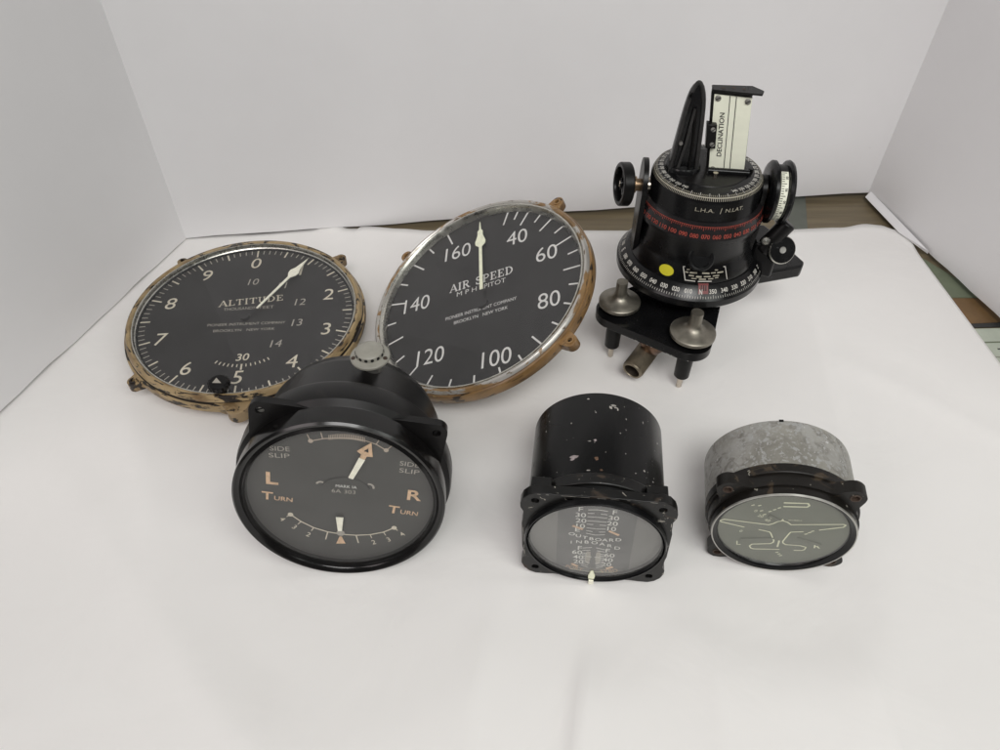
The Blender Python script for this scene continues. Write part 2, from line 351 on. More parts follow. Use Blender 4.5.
# ================================================================== SETTING
SEGX = 90
def lerp(a, b, t): return a+(b-a)*t
def interp(tab, x):
    for (x0, y0), (x1, y1) in zip(tab, tab[1:]):
        if x <= x1: t = (x-x0)/(x1-x0); t = max(0, min(1, t)); t = t*t*(3-2*t); return y0+(y1-y0)*t
    return tab[-1][1]
def table():
    m = MB(); m.box((.05, .35, -.0135), (1.9, 1.6, .024), 'wood')
    o = m.build('table_top', bevel=.002); o['kind'] = 'structure'; o['label'] = 'brown wooden table top under the white paper'
table()
BACK = [(-.2940, .5600), (-.2304, .5640), (-.1720, .5715), (-.1600, .5775), (-.1500, .5735), (-.1440, .5712), (-.1213, .5726), (-.093, .5693), (-.0649, .5661), (-.02, .5677), (.1112, .5661), (.2599, .5677), (.3167, .5710), (.3417, .5770), (.3545, .5750), (.3650, .5680), (.3735, .5480)]
def paper():
    nx, ny = 260, 130; vs = []; fs = []
    folds = [((.056, .225), (.012, -.01), .0030, .034, .0035), ((-.004, .215), (-.030, -.01), .0022, .010, .040), ((.185, .27), (.200, -.01), .0026, .012, .038), ((.120, .25), (.100, .02), .0016, .03, .010), ((-.13, .20), (-.10, .02), .0018, .012, .035), ((-.30, .30), (-.06, .05), .0020, .035, .010), ((.26, .50), (.20, .10), .0018, .010, .035), ((-.05, .52), (.0, .35), .0014, .02, .008), ((.08, .19), (.17, .16), .0012, .004, .016), ((.0, .40), (.06, .30), .0010, .01, .01), ((.25, .40), (.36, .30), .0016, .02, .008), ((-.30, .42), (-.20, .22), .0018, .02, .010)]
    for j in range(ny+1):
        t = j/ny
        for i in range(nx+1):
            s_ = i/nx
            bx = lerp(BACK[0][0], BACK[-1][0], s_); by = interp(BACK, bx)
            fx = lerp(-.75, .3980, s_); fy = -.30
            # left edge follows the wall foot, right edge runs a little skew
            x = lerp(bx, fx, t**1.0) if True else 0; y = lerp(by, fy, t)
            if s_ > .0:
                xr = lerp(.3735, .3980, min(1, (.548-y)/.30)) if y < .548 else None
            z = .0004; near = 1.
            for ox, oy, orr in ((-.086, .23, .070), (.051, .23, .048), (.155, .235, .052), (-.19, .4175, .085), (-.017, .41, .075), (.12, .41, .06)):   # the paper lies flat under the weight of each instrument
                dd_ = hypot(x-ox, y-oy)-orr; near = min(near, max(0, min(1, dd_/.045)))
            near = near*near*(3-2*near)
            for (ax, ay), (cx, cy), hgt, w1, w2 in folds:
                dx, dy = cx-ax, cy-ay; L2 = dx*dx+dy*dy; u = ((x-ax)*dx+(y-ay)*dy)/L2; L = math.sqrt(L2)
                dd = ((x-ax)*dy-(y-ay)*dx)/L
                fall = max(0, min(1, (1-abs(u-.5)*2)*2.2+.2)) if -.1 < u < 1.1 else 0
                z += 1.7*near*hgt*fall*(math.exp(-abs(dd)/w2) if dd > 0 else math.exp(-abs(dd)/w1))
            e = max(0, 1-(by-y)/.02)             # the back edge lifts a little
            z += .0022*e*e*(1 if x > -.13 else .3)+.003*math.exp(-((x+.157)/.012)**2)*e*e
            vs.append((x, y, z))
    for j in range(ny):
        for i in range(nx): a = j*(nx+1)+i; fs.append((a+nx+1, a+nx+2, a+1, a))
    m = MB(); m.add(vs, fs, 'paper'); o = m.build('paper_sheet', smooth=80)
    so = o.modifiers.new('thickness', 'SOLIDIFY'); so.thickness = .0005; so.offset = -1
    tag(o, 'large sheet of white paper laid on the table under the instruments', 'paper')
paper()
def boards():
    root = thing('display_board', 'white three-panel board standing upright behind the instruments', 'display board', (.04, .60, 0))
    root_inv = Matrix.Translation((-.04, -.60, 0))
    BL = Vector((-.2870, .5545, .0)); BR = Vector((.3625, .6292, .0)); H = .62
    TL = BL+Vector((.004, 0, H)); TR = BR+Vector((.006, 0, H))
    LF = Vector((-.3870, .2200, .0)); LFT = LF+Vector((.004, 0, H)); RF = Vector((.4350, .2600, 0)); RFT = RF+Vector((.006, 0, H))
    def panel(a, b, at, bt, out, z0a, z0b, bow=0.0):
        m = MB(); n = 24; nz = 12; vs = []; th = .005; fs = []
        for side in (0, 1):
            for j in range(nz+1):
                for i in range(n+1):
                    s_ = i/n; t = j/nz
                    p0 = a.lerp(b, s_); p0.z = lerp(z0a, z0b, s_); p1 = at.lerp(bt, s_); p = p0.lerp(p1, t)
                    p += Vector(out)*(th*side)+Vector(out)*bow*sin(pi*s_)
                    if j == 0: p.z += .0006*sin(s_*17)+.0005*sin(s_*41)
                    vs.append(tuple(p))
        K = (n+1)*(nz+1)
        for j in range(nz):
            for i in range(n):
                q = (j*(n+1)+i, j*(n+1)+i+1, (j+1)*(n+1)+i+1, (j+1)*(n+1)+i); fs += [q, tuple(K+k for k in q[::-1])]
        for i in range(n): fs += [(i+1, i, K+i, K+i+1), (nz*(n+1)+i, nz*(n+1)+i+1, K+nz*(n+1)+i+1, K+nz*(n+1)+i)]
        for j in range(nz):
            for i in (0, n): a_ = j*(n+1)+i; b_ = a_+n+1; fs.append((a_, b_, K+b_, K+a_) if i == 0 else (b_, a_, K+a_, K+b_))
        m.add(vs, fs, 'board'); return m
    panel(BL, BR, TL, TR, (-.11, .99, 0), .0020, .0052, .002).build('panel', root, root_inv, smooth=30, label='wide rear panel')
    panel(LF, BL, LFT, TL, (-.96, .28, 0), .0030, .0018, .001).build('panel', root, root_inv, smooth=30, label='left side panel')
    panel(BR, RF, TR, RFT, (.98, .19, 0), .0030, .0040).build('panel', root, root_inv, smooth=30, label='right side panel')
    m = MB(); m.add([(.3575, .6230, .0035), (.3630, .6270, .0075), (.3790, .5290, .0060), (.3665, .5620, .0035), (.3580, .6230, .0029), (.3640, .6270, .0029), (.3795, .5290, .0029), (.3670, .5620, .0029)],
                    [(0, 1, 2, 3)[::-1], (4, 5, 6, 7), (0, 3, 7, 4), (3, 2, 6, 7)[::1]], 'board')
    m.build('hem_strip', root, root_inv, label='narrow bent strip along the foot of the right panel')
boards()
def side_bits():
    m = MB(); m.prism([(.2673, .56), (.284, .56), (.3062, .645), (.2884, .65)], -.0014, -.0008, 'grey_cloth'); tag(m.build('grey_strip'), 'grey-green strip lying on the brown table behind the paper', 'strip')
    m = MB(); m.prism([(.366, .546), (.392, .50), (.46, .474), (.46, .4725), (.366, .4725)], -.0014, -.0008, 'green_card'); tag(m.build('card'), 'pale green card on the table past the right edge of the paper', 'card')
    m = MB(); m.prism([(.366, .4715), (.46, .4715), (.46, .445), (.366, .4385)], -.0014, -.0008, 'brown_card'); m.prism([(.366, .438), (.46, .4445), (.46, .437), (.366, .434)], -.0014, -.0007, 'dark_edge')
    tag(m.build('edging'), 'brown folder with black edge standing in for the table edge', 'edging')  # flat brown and black strip stands in for the table's edge
    m = MB(); m.prism([(.366, .4325), (.46, .4360), (.46, .405), (.366, .40)], -.0014, -.0008, 'pale_card'); m.prism([(.366, .417), (.46, .421), (.46, .419), (.366, .4155)], -.0013, -.0007, 'green_card'); m.prism([(.385, .410), (.393, .410), (.393, .4085), (.385, .4085)], -.0013, -.0007, 'dark_edge'); m.prism([(.366, .399), (.46, .404), (.46, .30), (.366, .30)], -.0014, -.0008, 'pale_card')
    tag(m.build('booklet'), 'pale grey-green booklet at the lower right edge of the paper', 'booklet')
side_bits()

# ================================================================== dial gauges
DZ = .0002
def tick(m, deg, r0, r1, w, z, mat): m.line([cw(deg, r0), cw(deg, r1)], w, z, mat)
def ring_mesh(m, prof, mat, seg=128): m.lathe(prof, mat, seg, cap=False)
def screw(parent, T, x, y, z, r, mat='silver_dull', name='screw', slot=30):
    m = MB(); m.lathe([(r, z-.001), (r, z+.0002), (r*.75, z+.0007), (1e-7, z+.0008)], mat, 20)
    v = [tuple(p) for p in m.v]; m.v = [(a+x, b+y, c) for a, b, c in v]
    m.line([(x-r*.8*cos(rad(slot)), y-r*.8*sin(rad(slot))), (x+r*.8*cos(rad(slot)), y+r*.8*sin(rad(slot)))], r*.3, z+.0009, 'black_hole')
    return m.build(name, parent, T)
def lug(parent, T, R, deg, rr, rad_, z0, z1, mat, hole=True, base=1.0, wid=None):
    a = rad(deg); d = Vector((sin(a), cos(a))); t = Vector((cos(a), -sin(a))); c = d*rr*R; r = rad_*R; wd = (wid or rad_*1.7)*R
    pts = []
    for i in range(13):
        b = pi*i/12; p = c+t*r*cos(b)+d*r*sin(b); pts.append(tuple(p))
    f = d*base*R
    pts += [tuple(f-t*wd), tuple(f+t*wd)]
    hs = [circle(c.x, c.y, r*.34, 14)] if hole else []
    m = MB(); m.prism(pts[::1], z0, z1, mat, hs)
    if hole: m.lathe([(r*.62, z1), (r*.60, z1+.0008), (r*.36, z1+.0008), (r*.34, z1)], mat, 18, Matrix.Translation((c.x, c.y, 0)), cap=False)
    return m.build('mounting_lug', parent, T, bevel=.0009)

def altimeter():
    R = .0815; P = pose((-.1909, .4175, .0302), (.0208, -.0551, .9983), (-.1146, .9918, .0571))
    root = thing('altimeter', 'flat round altimeter with chipped tan rim lying at the left', 'altimeter', (-.1909, .4175, 0)); T = Matrix.Translation((.1909, -.4175, 0)) @ P
    m = MB(); m.lathe([(.74*R, -.0296), (.78*R, -.026), (.80*R, -.013), (.80*R, -.008)], 'tan_cast', 96); m.build('case', root, T)
    m = MB(); ring_mesh(m, [(.988*R, -.008), (.994*R, -.002), (1.002*R, .0004), (1.012*R, .0012), (1.035*R, .0010), (1.052*R, -.0006), (1.060*R, -.0032)], 'tan_chipped', 180); ring_mesh(m, [(1.060*R, -.0032), (1.052*R, -.0042), (1.055*R, -.0052), (1.064*R, -.0054)], 'rim_crease', 180); ring_mesh(m, [(1.064*R, -.0054), (1.078*R, -.0058), (1.084*R, -.0075), (1.082*R, -.0112), (1.06*R, -.0125), (.78*R, -.0135)], 'tan_chipped', 180)
    m.build('bezel', root, T)
    for dg, rr in ((-40, 1.145), (46, 1.15), (-129, 1.125), (133, 1.10)): lug(root, T, R, dg, rr, .052, -.0130, -.0060, 'tan_cast', base=1.0, wid=.10)
    lug(root, T, R, 178, 1.085, .095, -.0140, -.0045, 'tan_cast', False, 1.0, .26)
    m = MB(); ring_mesh(m, [(.976*R, -.0036), (.984*R, -.0030), (.987*R, -.0004), (.990*R, .0001), (.996*R, .0003), (1.000*R, .0002)], 'silver', 160); ring_mesh(m, [(.958*R, -.0046), (.964*R, -.0038), (.976*R, -.0036)], 'black_gloss', 160); m.build('retaining_ring', root, T)
    z = -.0050
    m = MB(); m.lathe([(1e-7, z), (.985*R, z)], 'dial_black', 128, cap=False); 
    zz = z+DZ
    for i in range(100):
        big = i % 10 == 0; mid = i % 5 == 0
        tick(m, i*3.6, .955*R, (.865 if big else .875 if mid else .905)*R, (.016 if mid else .0095)*R, zz, 'mark_cream' if mid else 'mark_dim')
    for i in range(10):
        x, y = cw(36*i, .765*R); m.text(str(i), x, y, .150*R, zz, 'mark_cream', shear=.12)
    for s_, (x, y) in zip(('10', '11', '12', '13', '14'), ((.002, .482), (.285, .405), (.468, .151), (.46, -.129), (.293, -.385))):
        m.text(s_, x*R, y*R, .088*R, zz, 'mark_dim', shear=.15)
    serif(m, 'ALTITUDE', .012*R, .208*R, .078*R, zz, 'mark_cream', .59*R, rad(4))
    m.text('THOUSANDS', -.085*R, .108*R, .038*R, zz, 'mark_dim', width=.29*R); m.text('FEET', .165*R, .106*R, .038*R, zz, 'mark_dim', width=.13*R)
    m.text('PIONEER INSTRUMENT COMPANY', .004*R, -.105*R, .034*R, zz, 'mark_dim', width=.70*R, ang=rad(-2)); m.text('BROOKLYN   NEW YORK', -.01*R, -.183*R, .034*R, zz, 'mark_dim', width=.55*R, ang=rad(-2))
    m.text('30', .018*R, -.528*R, .085*R, zz, 'mark_cream', bold=.01, shear=.1)
    for k in range(-6, 7):
        a = k*5.2; c0 = (.02*R, -.20*R); r0, r1 = .415*R, (.475 if k == 0 else .445)*R
        p0 = (c0[0]+r0*sin(rad(a)), c0[1]-r0*cos(rad(a))); p1 = (c0[0]+r1*sin(rad(a)), c0[1]-r1*cos(rad(a)))
        m.line([p0, p1], (.016 if k == 0 else .009)*R, zz, 'mark_cream')
    m.disc(0, 0, .03*R, zz, 'dial_grey'); m.build('dial', root, T)
    m = MB(); zn = -.0026; d = Vector((.4545, .679)).normalized(); n = Vector((-d.y, d.x)); b = Vector((.085*R, .065*R)); tip = Vector((.506*R, .744*R))
    def q(t, w): p = b.lerp(tip, t); return (p+n*w*R), (p-n*w*R)
    L = [(0, .010), (.62, .013), (.68, .044), (.735, .050), (.80, .026), (1, .002)]
    pts = [tuple(q(t, w)[1]) for t, w in L]+[tuple(q(t, w)[0]) for t, w in L[::-1]]
    m.prism(pts, zn, zn+.0006, 'lume_pale'); pt = m.build('pointer', root, T)
    m = MB(); c = (-.02*R, -.02*R); m.line([(.085*R, .065*R), c], .03*R, zn, 'dial_black'); m.prism(circle(*c, .045*R), -.0049, zn+.0002, 'dial_black'); m.build('hub', pt)
    m = MB(); m.lathe([(.985*R, -.0017), (1e-7, -.0013)], 'glass', 128, cap=False); m.build('glass', root, T)
    kx, ky = cw(185.5, .955*R); m = MB(); K = Matrix.Translation((kx, ky, 0))
    prof = []
    m.lathe([(.0032, -.006), (.0032, .0035), (.0062, .0035), (.0066, .0045), (.0066, .0078), (.0058, .0088), (1e-7, .0090)], 'black_satin', 24, K)
    for i in range(16):
        a = 2*pi*i/16; m.box((.0066*cos(a), .0066*sin(a), .0062), (.0012, .0012, .0034), 'black_satin', K)
    kn = m.build('adjusting_knob', root, T, bevel=.0002)
    m = MB(); m.flat([(kx-.0034, ky-.0015), (kx+.0026, ky-.0022), (kx-.0012, ky+.0030)], .0093, 'mark_dim'); m.build('index_mark', kn)
altimeter()

def airspeed():
    R = .0815; P = pose((-.0172, .409, .0569), (-.4241, -.1702, .8895), (.0478, .9766, .2097))
    root = thing('airspeed_indicator', 'large round air speed gauge propped tilted, with brown rim chipped to silver', 'airspeed gauge', (-.0172, .409, 0)); T = Matrix.Translation((.0172, -.409, 0)) @ P
    m = MB(); m.lathe([(.70*R, -.0316), (.73*R, -.029), (.74*R, -.013), (.74*R, -.008)], 'brass_brown', 96); m.build('case', root, T)
    m = MB(); ring_mesh(m, [(.985*R, -.008), (.992*R, -.001), (1.000*R, .0004), (1.010*R, .0012), (1.026*R, .0012), (1.040*R, .0002), (1.046*R, -.0012)], 'brass_silver', 180)
    ring_mesh(m, [(1.046*R, -.0012), (1.044*R, -.0020), (1.058*R, -.0026), (1.064*R, -.0042), (1.066*R, -.0098), (1.058*R, -.0108), (1.02*R, -.0125), (.72*R, -.0130)], 'brass_brown', 180)
    m.build('bezel', root, T)
    for dg in (-49, 41, 130.5, -139): lug(root, T, R, dg, 1.125, .058, -.0105, -.0042, 'brass_brown', base=1.0, wid=.085)
    m = MB(); ring_mesh(m, [(.952*R, -.0048), (.958*R, -.0030), (.966*R, -.0016), (.972*R, -.0002), (.982*R, .0008), (.992*R, .0008), (.999*R, -.0004)], 'silver', 160); m.build('retaining_ring', root, T)
    z = -.0052; zz = z+DZ; m = MB(); m.lathe([(1e-7, z), (.985*R, z)], 'dial_black', 128, cap=False)
    angs = [14.5, 21, 28, 36.9, 45.5, 56, 66, 77.3, 88.4, 100, 112.6, 125.7, 138.8, 151.5, 164, 178.9, 193.2, 207, 221.2, 235.6, 250.6, 264.8, 279.5, 294, 308.3, 321.5, 335]
    for i, a in enumerate(angs):
        major = i % 2 == 0; tick(m, a, .945*R, {14: .87, 16: .875, 10: .87, 18: .845}.get(i, .80 if major else .862)*R, .0165*R, zz, 'mark_white')
    for s_, x, y in (('160', -.266, .597), ('40', .345, .567), ('60', .639, .271), ('80', .668, -.257), ('100', .211, -.728), ('120', -.433, -.554), ('140', -.651, .084)):
        m.text(s_, x*R, y*R, .165*R, zz, 'mark_white', bold=-.002, wx=.90)
    serif(m, 'AIR SPEED', .006*R, .172*R, .088*R, zz, 'mark_white', .63*R, rad(3.5))
    m.text('M P H', -.13*R, .072*R, .050*R, zz, 'mark_white', width=.20*R, bold=-.004, ang=rad(3)); m.text('PITOT', .15*R, .084*R, .052*R, zz, 'mark_white', width=.21*R, bold=-.004, ang=rad(3))
    m.text('PIONEER INSTRUMENT COMPANY', .025*R, -.168*R, .036*R, zz, 'mark_white', width=.69*R, ang=rad(3)); m.text('BROOKLYN   NEW YORK', .03*R, -.240*R, .036*R, zz, 'mark_white', width=.52*R, ang=rad(3))
    m.build('dial', root, T)
    m = MB(); zn = -.0026; b = Vector((.036*R, .025*R)); tip = Vector((-.036*R, .865*R)); n = Vector((1, .085)).normalized()
    def q(t, w): p = b.lerp(tip, t); return (p+n*w*R), (p-n*w*R)
    L = [(0, .016), (.62, .015), (.66, .050), (.70, .053), (.80, .026), (.86, .026), (.88, .010), (1, .003)]
    pts = [tuple(q(t, w)[0]) for t, w in L]+[tuple(q(t, w)[1]) for t, w in L[::-1]]
    m.prism(pts, zn, zn+.0006, 'lume'); pt = m.build('pointer', root, T)
    m = MB(); m.line([(.036*R, .02*R), (.045*R, -.10*R)], .035*R, zn, 'dial_black'); m.prism(circle(.045*R, -.12*R, .052*R), -.0050, zn+.0002, 'dial_black'); m.build('hub', pt)
    m = MB(); m.lathe([(.972*R, -.0014), (1e-7, -.0010)], 'glass', 128, cap=False); m.build('glass', root, T)
airspeed()

def turn_indicator():
    R = .051; c = (-.0862, .2258, .0564); P = pose(c, (.0268, -.985, .1703), (.0931, .1721, .9807))
    root = thing('turn_indicator', 'black turn and side slip gauge with tan L and R letters on its dial', 'turn gauge', (c[0], c[1], 0)); T = Matrix.Translation((-c[0], -c[1], 0)) @ P
    m = MB(); ring_mesh(m, [(.975*R, -.006), (.985*R, -.001), (1.0*R, .0004), (1.03*R, -.0006), (1.055*R, .0008), (1.085*R, .0012), (1.108*R, .0002), (1.115*R, -.0030), (1.112*R, -.012), (1.08*R, -.014), (.9*R, -.014)], 'bakelite', 160); m.build('bezel', root, T)
    # square flange with rounded ears behind the bezel
    pts = []
    for cx, cy, a in ((1, 1, 0), (-1, 1, 90), (-1, -1, 180), (1, -1, 270)):
        cc = .885*R; rr = .12*R
        if cy < 0: cc = .84*R
        for k in range(9): t = rad(a+90*k/8); pts.append((cx*cc+rr*cos(t), cy*cc+rr*sin(t)))
    holes = [circle(sx*.89*R, .89*R, .045*R, 16) for sx in (1, -1)]
    m = MB(); FR = Matrix.Rotation(rad(-5.5), 4, 'Z'); m.prism(pts, -.0190, -.0140, 'black_satin', holes, M=FR); fl = m.build('mounting_flange', root, T, bevel=.001)
    screw(fl, None, -.80*R, .972*R, -.0165, .0030, 'silver_dull', slot=20); screw(fl, None, .972*R, .80*R, -.0170, .0030, 'black_satin', slot=60)
    m = MB(); ring_mesh(m, [(1.02*R, -.012), (1.15*R, -.0165), (1.165*R, -.0195), (1.17*R, -.0285), (1.15*R, -.0315), (1.10*R, -.0325), (1e-7, -.0325)], 'case_black', 128)
    m.build('case', root, T)
    m = MB(); B = Matrix.Translation((.0, .01*R, 0)); m.lathe([(1.03*R, -.032), (1.02*R, -.034), (1.01*R, -.060), (.95*R, -.070), (.90*R, -.072), (1e-7, -.072)], 'case_black', 96, B, cap=False)
    m.build('rear_housing', root, T)
    # grey vent cap on top, its axis vertical in the world
    loc = Vector((-.0718, .2900, .0)); V = Matrix.Translation((loc.x-c[0], loc.y-c[1], -.0055))
    m = MB(); m.lathe([(.0052, .090), (.0052, .1055), (.0070, .1060), (.0075, .1080), (.0070, .1085)], 'silver_dark', 32, cap=False)
    m.lathe([(.0060, .1082), (.0098, .1086), (.0109, .1096), (.0110, .1108), (.0104, .1116), (.0088, .1118), (.0079, .1122), (.0076, .1148), (.0068, .1156), (.0045, .1161), (1e-7, .1162)], 'vent_grey', 64, cap=False)
    for i in range(14):
        a = 2*pi*i/14+.1; r = .00778; M_ = Matrix.Translation((r*cos(a), r*sin(a), .1136)) @ Matrix.Rotation(a, 4, 'Z') @ Matrix.Rotation(rad(90), 4, 'Y')
        m.lathe([(.00095, -.0004), (.00095, .00012)], 'black_hole', 12, M_)
    for a in (200, -20): m.lathe([(.0013, .1114), (.0012, .1121)], 'rust', 10, Matrix.Translation((.0093*cos(rad(a)), .0093*sin(rad(a)), 0)))
    m.build('vent_cap', root, V)
    z = -.0045; zz = z+DZ; m = MB(); m.lathe([(1e-7, z), (.985*R, z)], 'dial_grey', 128, cap=False)
    t = lambda s_, x, y, h, mat, **k: m.text(s_, x*R, y*R, h*R, zz, mat, **k)
    t('SIDE', -.590, .650, .060, 'mark_dim', width=.20*R); t('SLIP', -.602, .557, .060, 'mark_dim', width=.21*R); t('SIDE', .715, .528, .060, 'mark_dim', width=.20*R, ang=rad(-6)); t('SLIP', .715, .430, .060, 'mark_dim', width=.21*R, ang=rad(-6))
    t('L', -.700, .235, .175, 'mark_orange', bold=.03, wx=1.15, ang=rad(-4)); t('R', .778, .085, .150, 'mark_orange', bold=.02, wx=1.25, ang=rad(-4))
    for bx, by, a in ((-.772, -.018, -6), (.56, -.140, -8)):
        t('T', bx, by, .115, 'mark_orange', bold=.02, wx=1.2, ang=rad(a)); t('URN', bx+.165, by-.040, .062, 'mark_orange', width=.19*R, ang=rad(a), bold=.006)
    # upper scale: arc with ladder, lower scale: arc with numbered ticks
    top = [(-.276, .774), (-.14, .815), (0, .832), (.14, .835), (.27, .815), (.375, .775), (.475, .703)]
    m.line([(x*R, y*R) for x, y in top], .012*R, zz, 'mark_tan'); m.disc(-.276*R, .774*R, .026*R, zz+1e-5, 'mark_tan'); m.disc(.475*R, .703*R, .026*R, zz+1e-5, 'mark_tan')
    for k in range(22):
        x = -.09+.35*k/21; y = .826-.9*(x-.08)**2; m.line([(x*R, y*R), ((x-.002)*R, (y+.062)*R)], .008*R, zz, 'mark_tan')
    for (x, y, dx, dy) in ((-.276, .774, -.03, .085), (-.155, .812, -.015, .08), (.375, .775, .03, .06), (.475, .703, .055, .06)): m.line([(x*R, y*R), ((x+dx)*R, (y+dy)*R)], .011*R, zz, 'mark_tan')
    bot = [(-.549, -.288), (-.443, -.390), (-.312, -.478), (-.162, -.535), (0, -.565), (.147, -.570), (.302, -.550), (.449, -.500), (.566, -.424)]
    m.line([(x*R, y*R) for x, y in bot], .014*R, zz, 'mark_cream'); m.disc(-.549*R, -.288*R, .030*R, zz+1e-5, 'mark_cream'); m.disc(.566*R, -.424*R, .030*R, zz+1e-5, 'mark_cream')
    for (x, y), (px, py), s_ in zip((bot[0], bot[1], bot[2], bot[3], bot[5], bot[6], bot[7], bot[8]), ((-.640, -.365), (-.520, -.480), (-.375, -.590), (-.190, -.655), (.170, -.690), (.340, -.670), (.505, -.615), (.655, -.520)), '43211234'):
        L = Vector((px-x, py-y)).normalized()
        if s_ != '1': m.line([(x*R, y*R), ((x+L.x*.055)*R, (y+L.y*.055)*R)], .010*R, zz, 'mark_cream'); m.text(s_, px*R, py*R, .068*R, zz, 'mark_cream', ang=atan2(L.y, L.x)+pi/2, bold=.004)
        else: m.line([(x*R, y*R), (px*R, py*R)], .013*R, zz, 'mark_cream')
    m.flat([(-.077*R, -.720*R), (.027*R, -.713*R), (-.012*R, -.600*R), (-.036*R, -.600*R)], zz, 'mark_orange'); m.disc(-.022*R, -.545*R, .045*R, zz+2e-5, 'mark_dim')
    # recessed window outline with maker marks
    m.line([(x*R, y*R) for x, y in arc(.05, .10, .26, .20, 165, 15, 14)], .010*R, zz, 'dial_black')
    for x in (-.205, .300): m.line([(p*R, q_*R) for p, q_ in arc(x, .17, .045, .05, 150 if x < 0 else 100, 60 if x < 0 else -10, 5)], .022*R, zz, 'mark_dim')
    m.text('MARK IA', .06*R, .168*R, .040*R, zz, 'mark_bright', width=.22*R, ang=rad(-3)); m.text('6A 303', .03*R, .095*R, .055*R, zz, 'mark_dim', width=.25*R, ang=rad(-3))
    m.build('dial', root, T)
    def needle(b, tip, w0, w1, zn, mat, nm):
        m = MB(); b = Vector(b)*R; tip = Vector(tip)*R; d = (tip-b).normalized(); n = Vector((-d.y, d.x)); m.prism([tuple(b-n*w0*R), tuple(tip-n*w1*R), tuple(tip+n*w1*R), tuple(b+n*w0*R)], zn, zn+.0006, mat); return m
    m = needle((.115, .325), (.235, .600), .026, .033, -.0028, 'lume_pale', 'slip_needle')
    d = Vector((.12, .275)).normalized(); n = Vector((-d.y, d.x)); b = Vector((.238, .607)); tri = [b-n*.028, b-n*.030+d*.05, b-n*.085+d*.07, b+d*.235, b+n*.085+d*.07, b+n*.030+d*.05, b+n*.028]
    hole = [b-n*.030+d*.095, b+d*.160, b+n*.030+d*.095]
    m.prism([tuple(p*R) for p in tri], -.0028, -.0022, 'mark_orange', [[tuple(p*R) for p in hole]])
    m.build('slip_needle', root, T)
    m = needle((-.022, -.470), (-.018, -.265), .022, .040, -.0028, 'lume_pale', 'turn_needle'); m.build('turn_needle', root, T)
    m = MB(); m.lathe([(.985*R, -.0014), (1e-7, -.0010)], 'glass', 128, cap=False); m.build('glass', root, T)
turn_indicator()

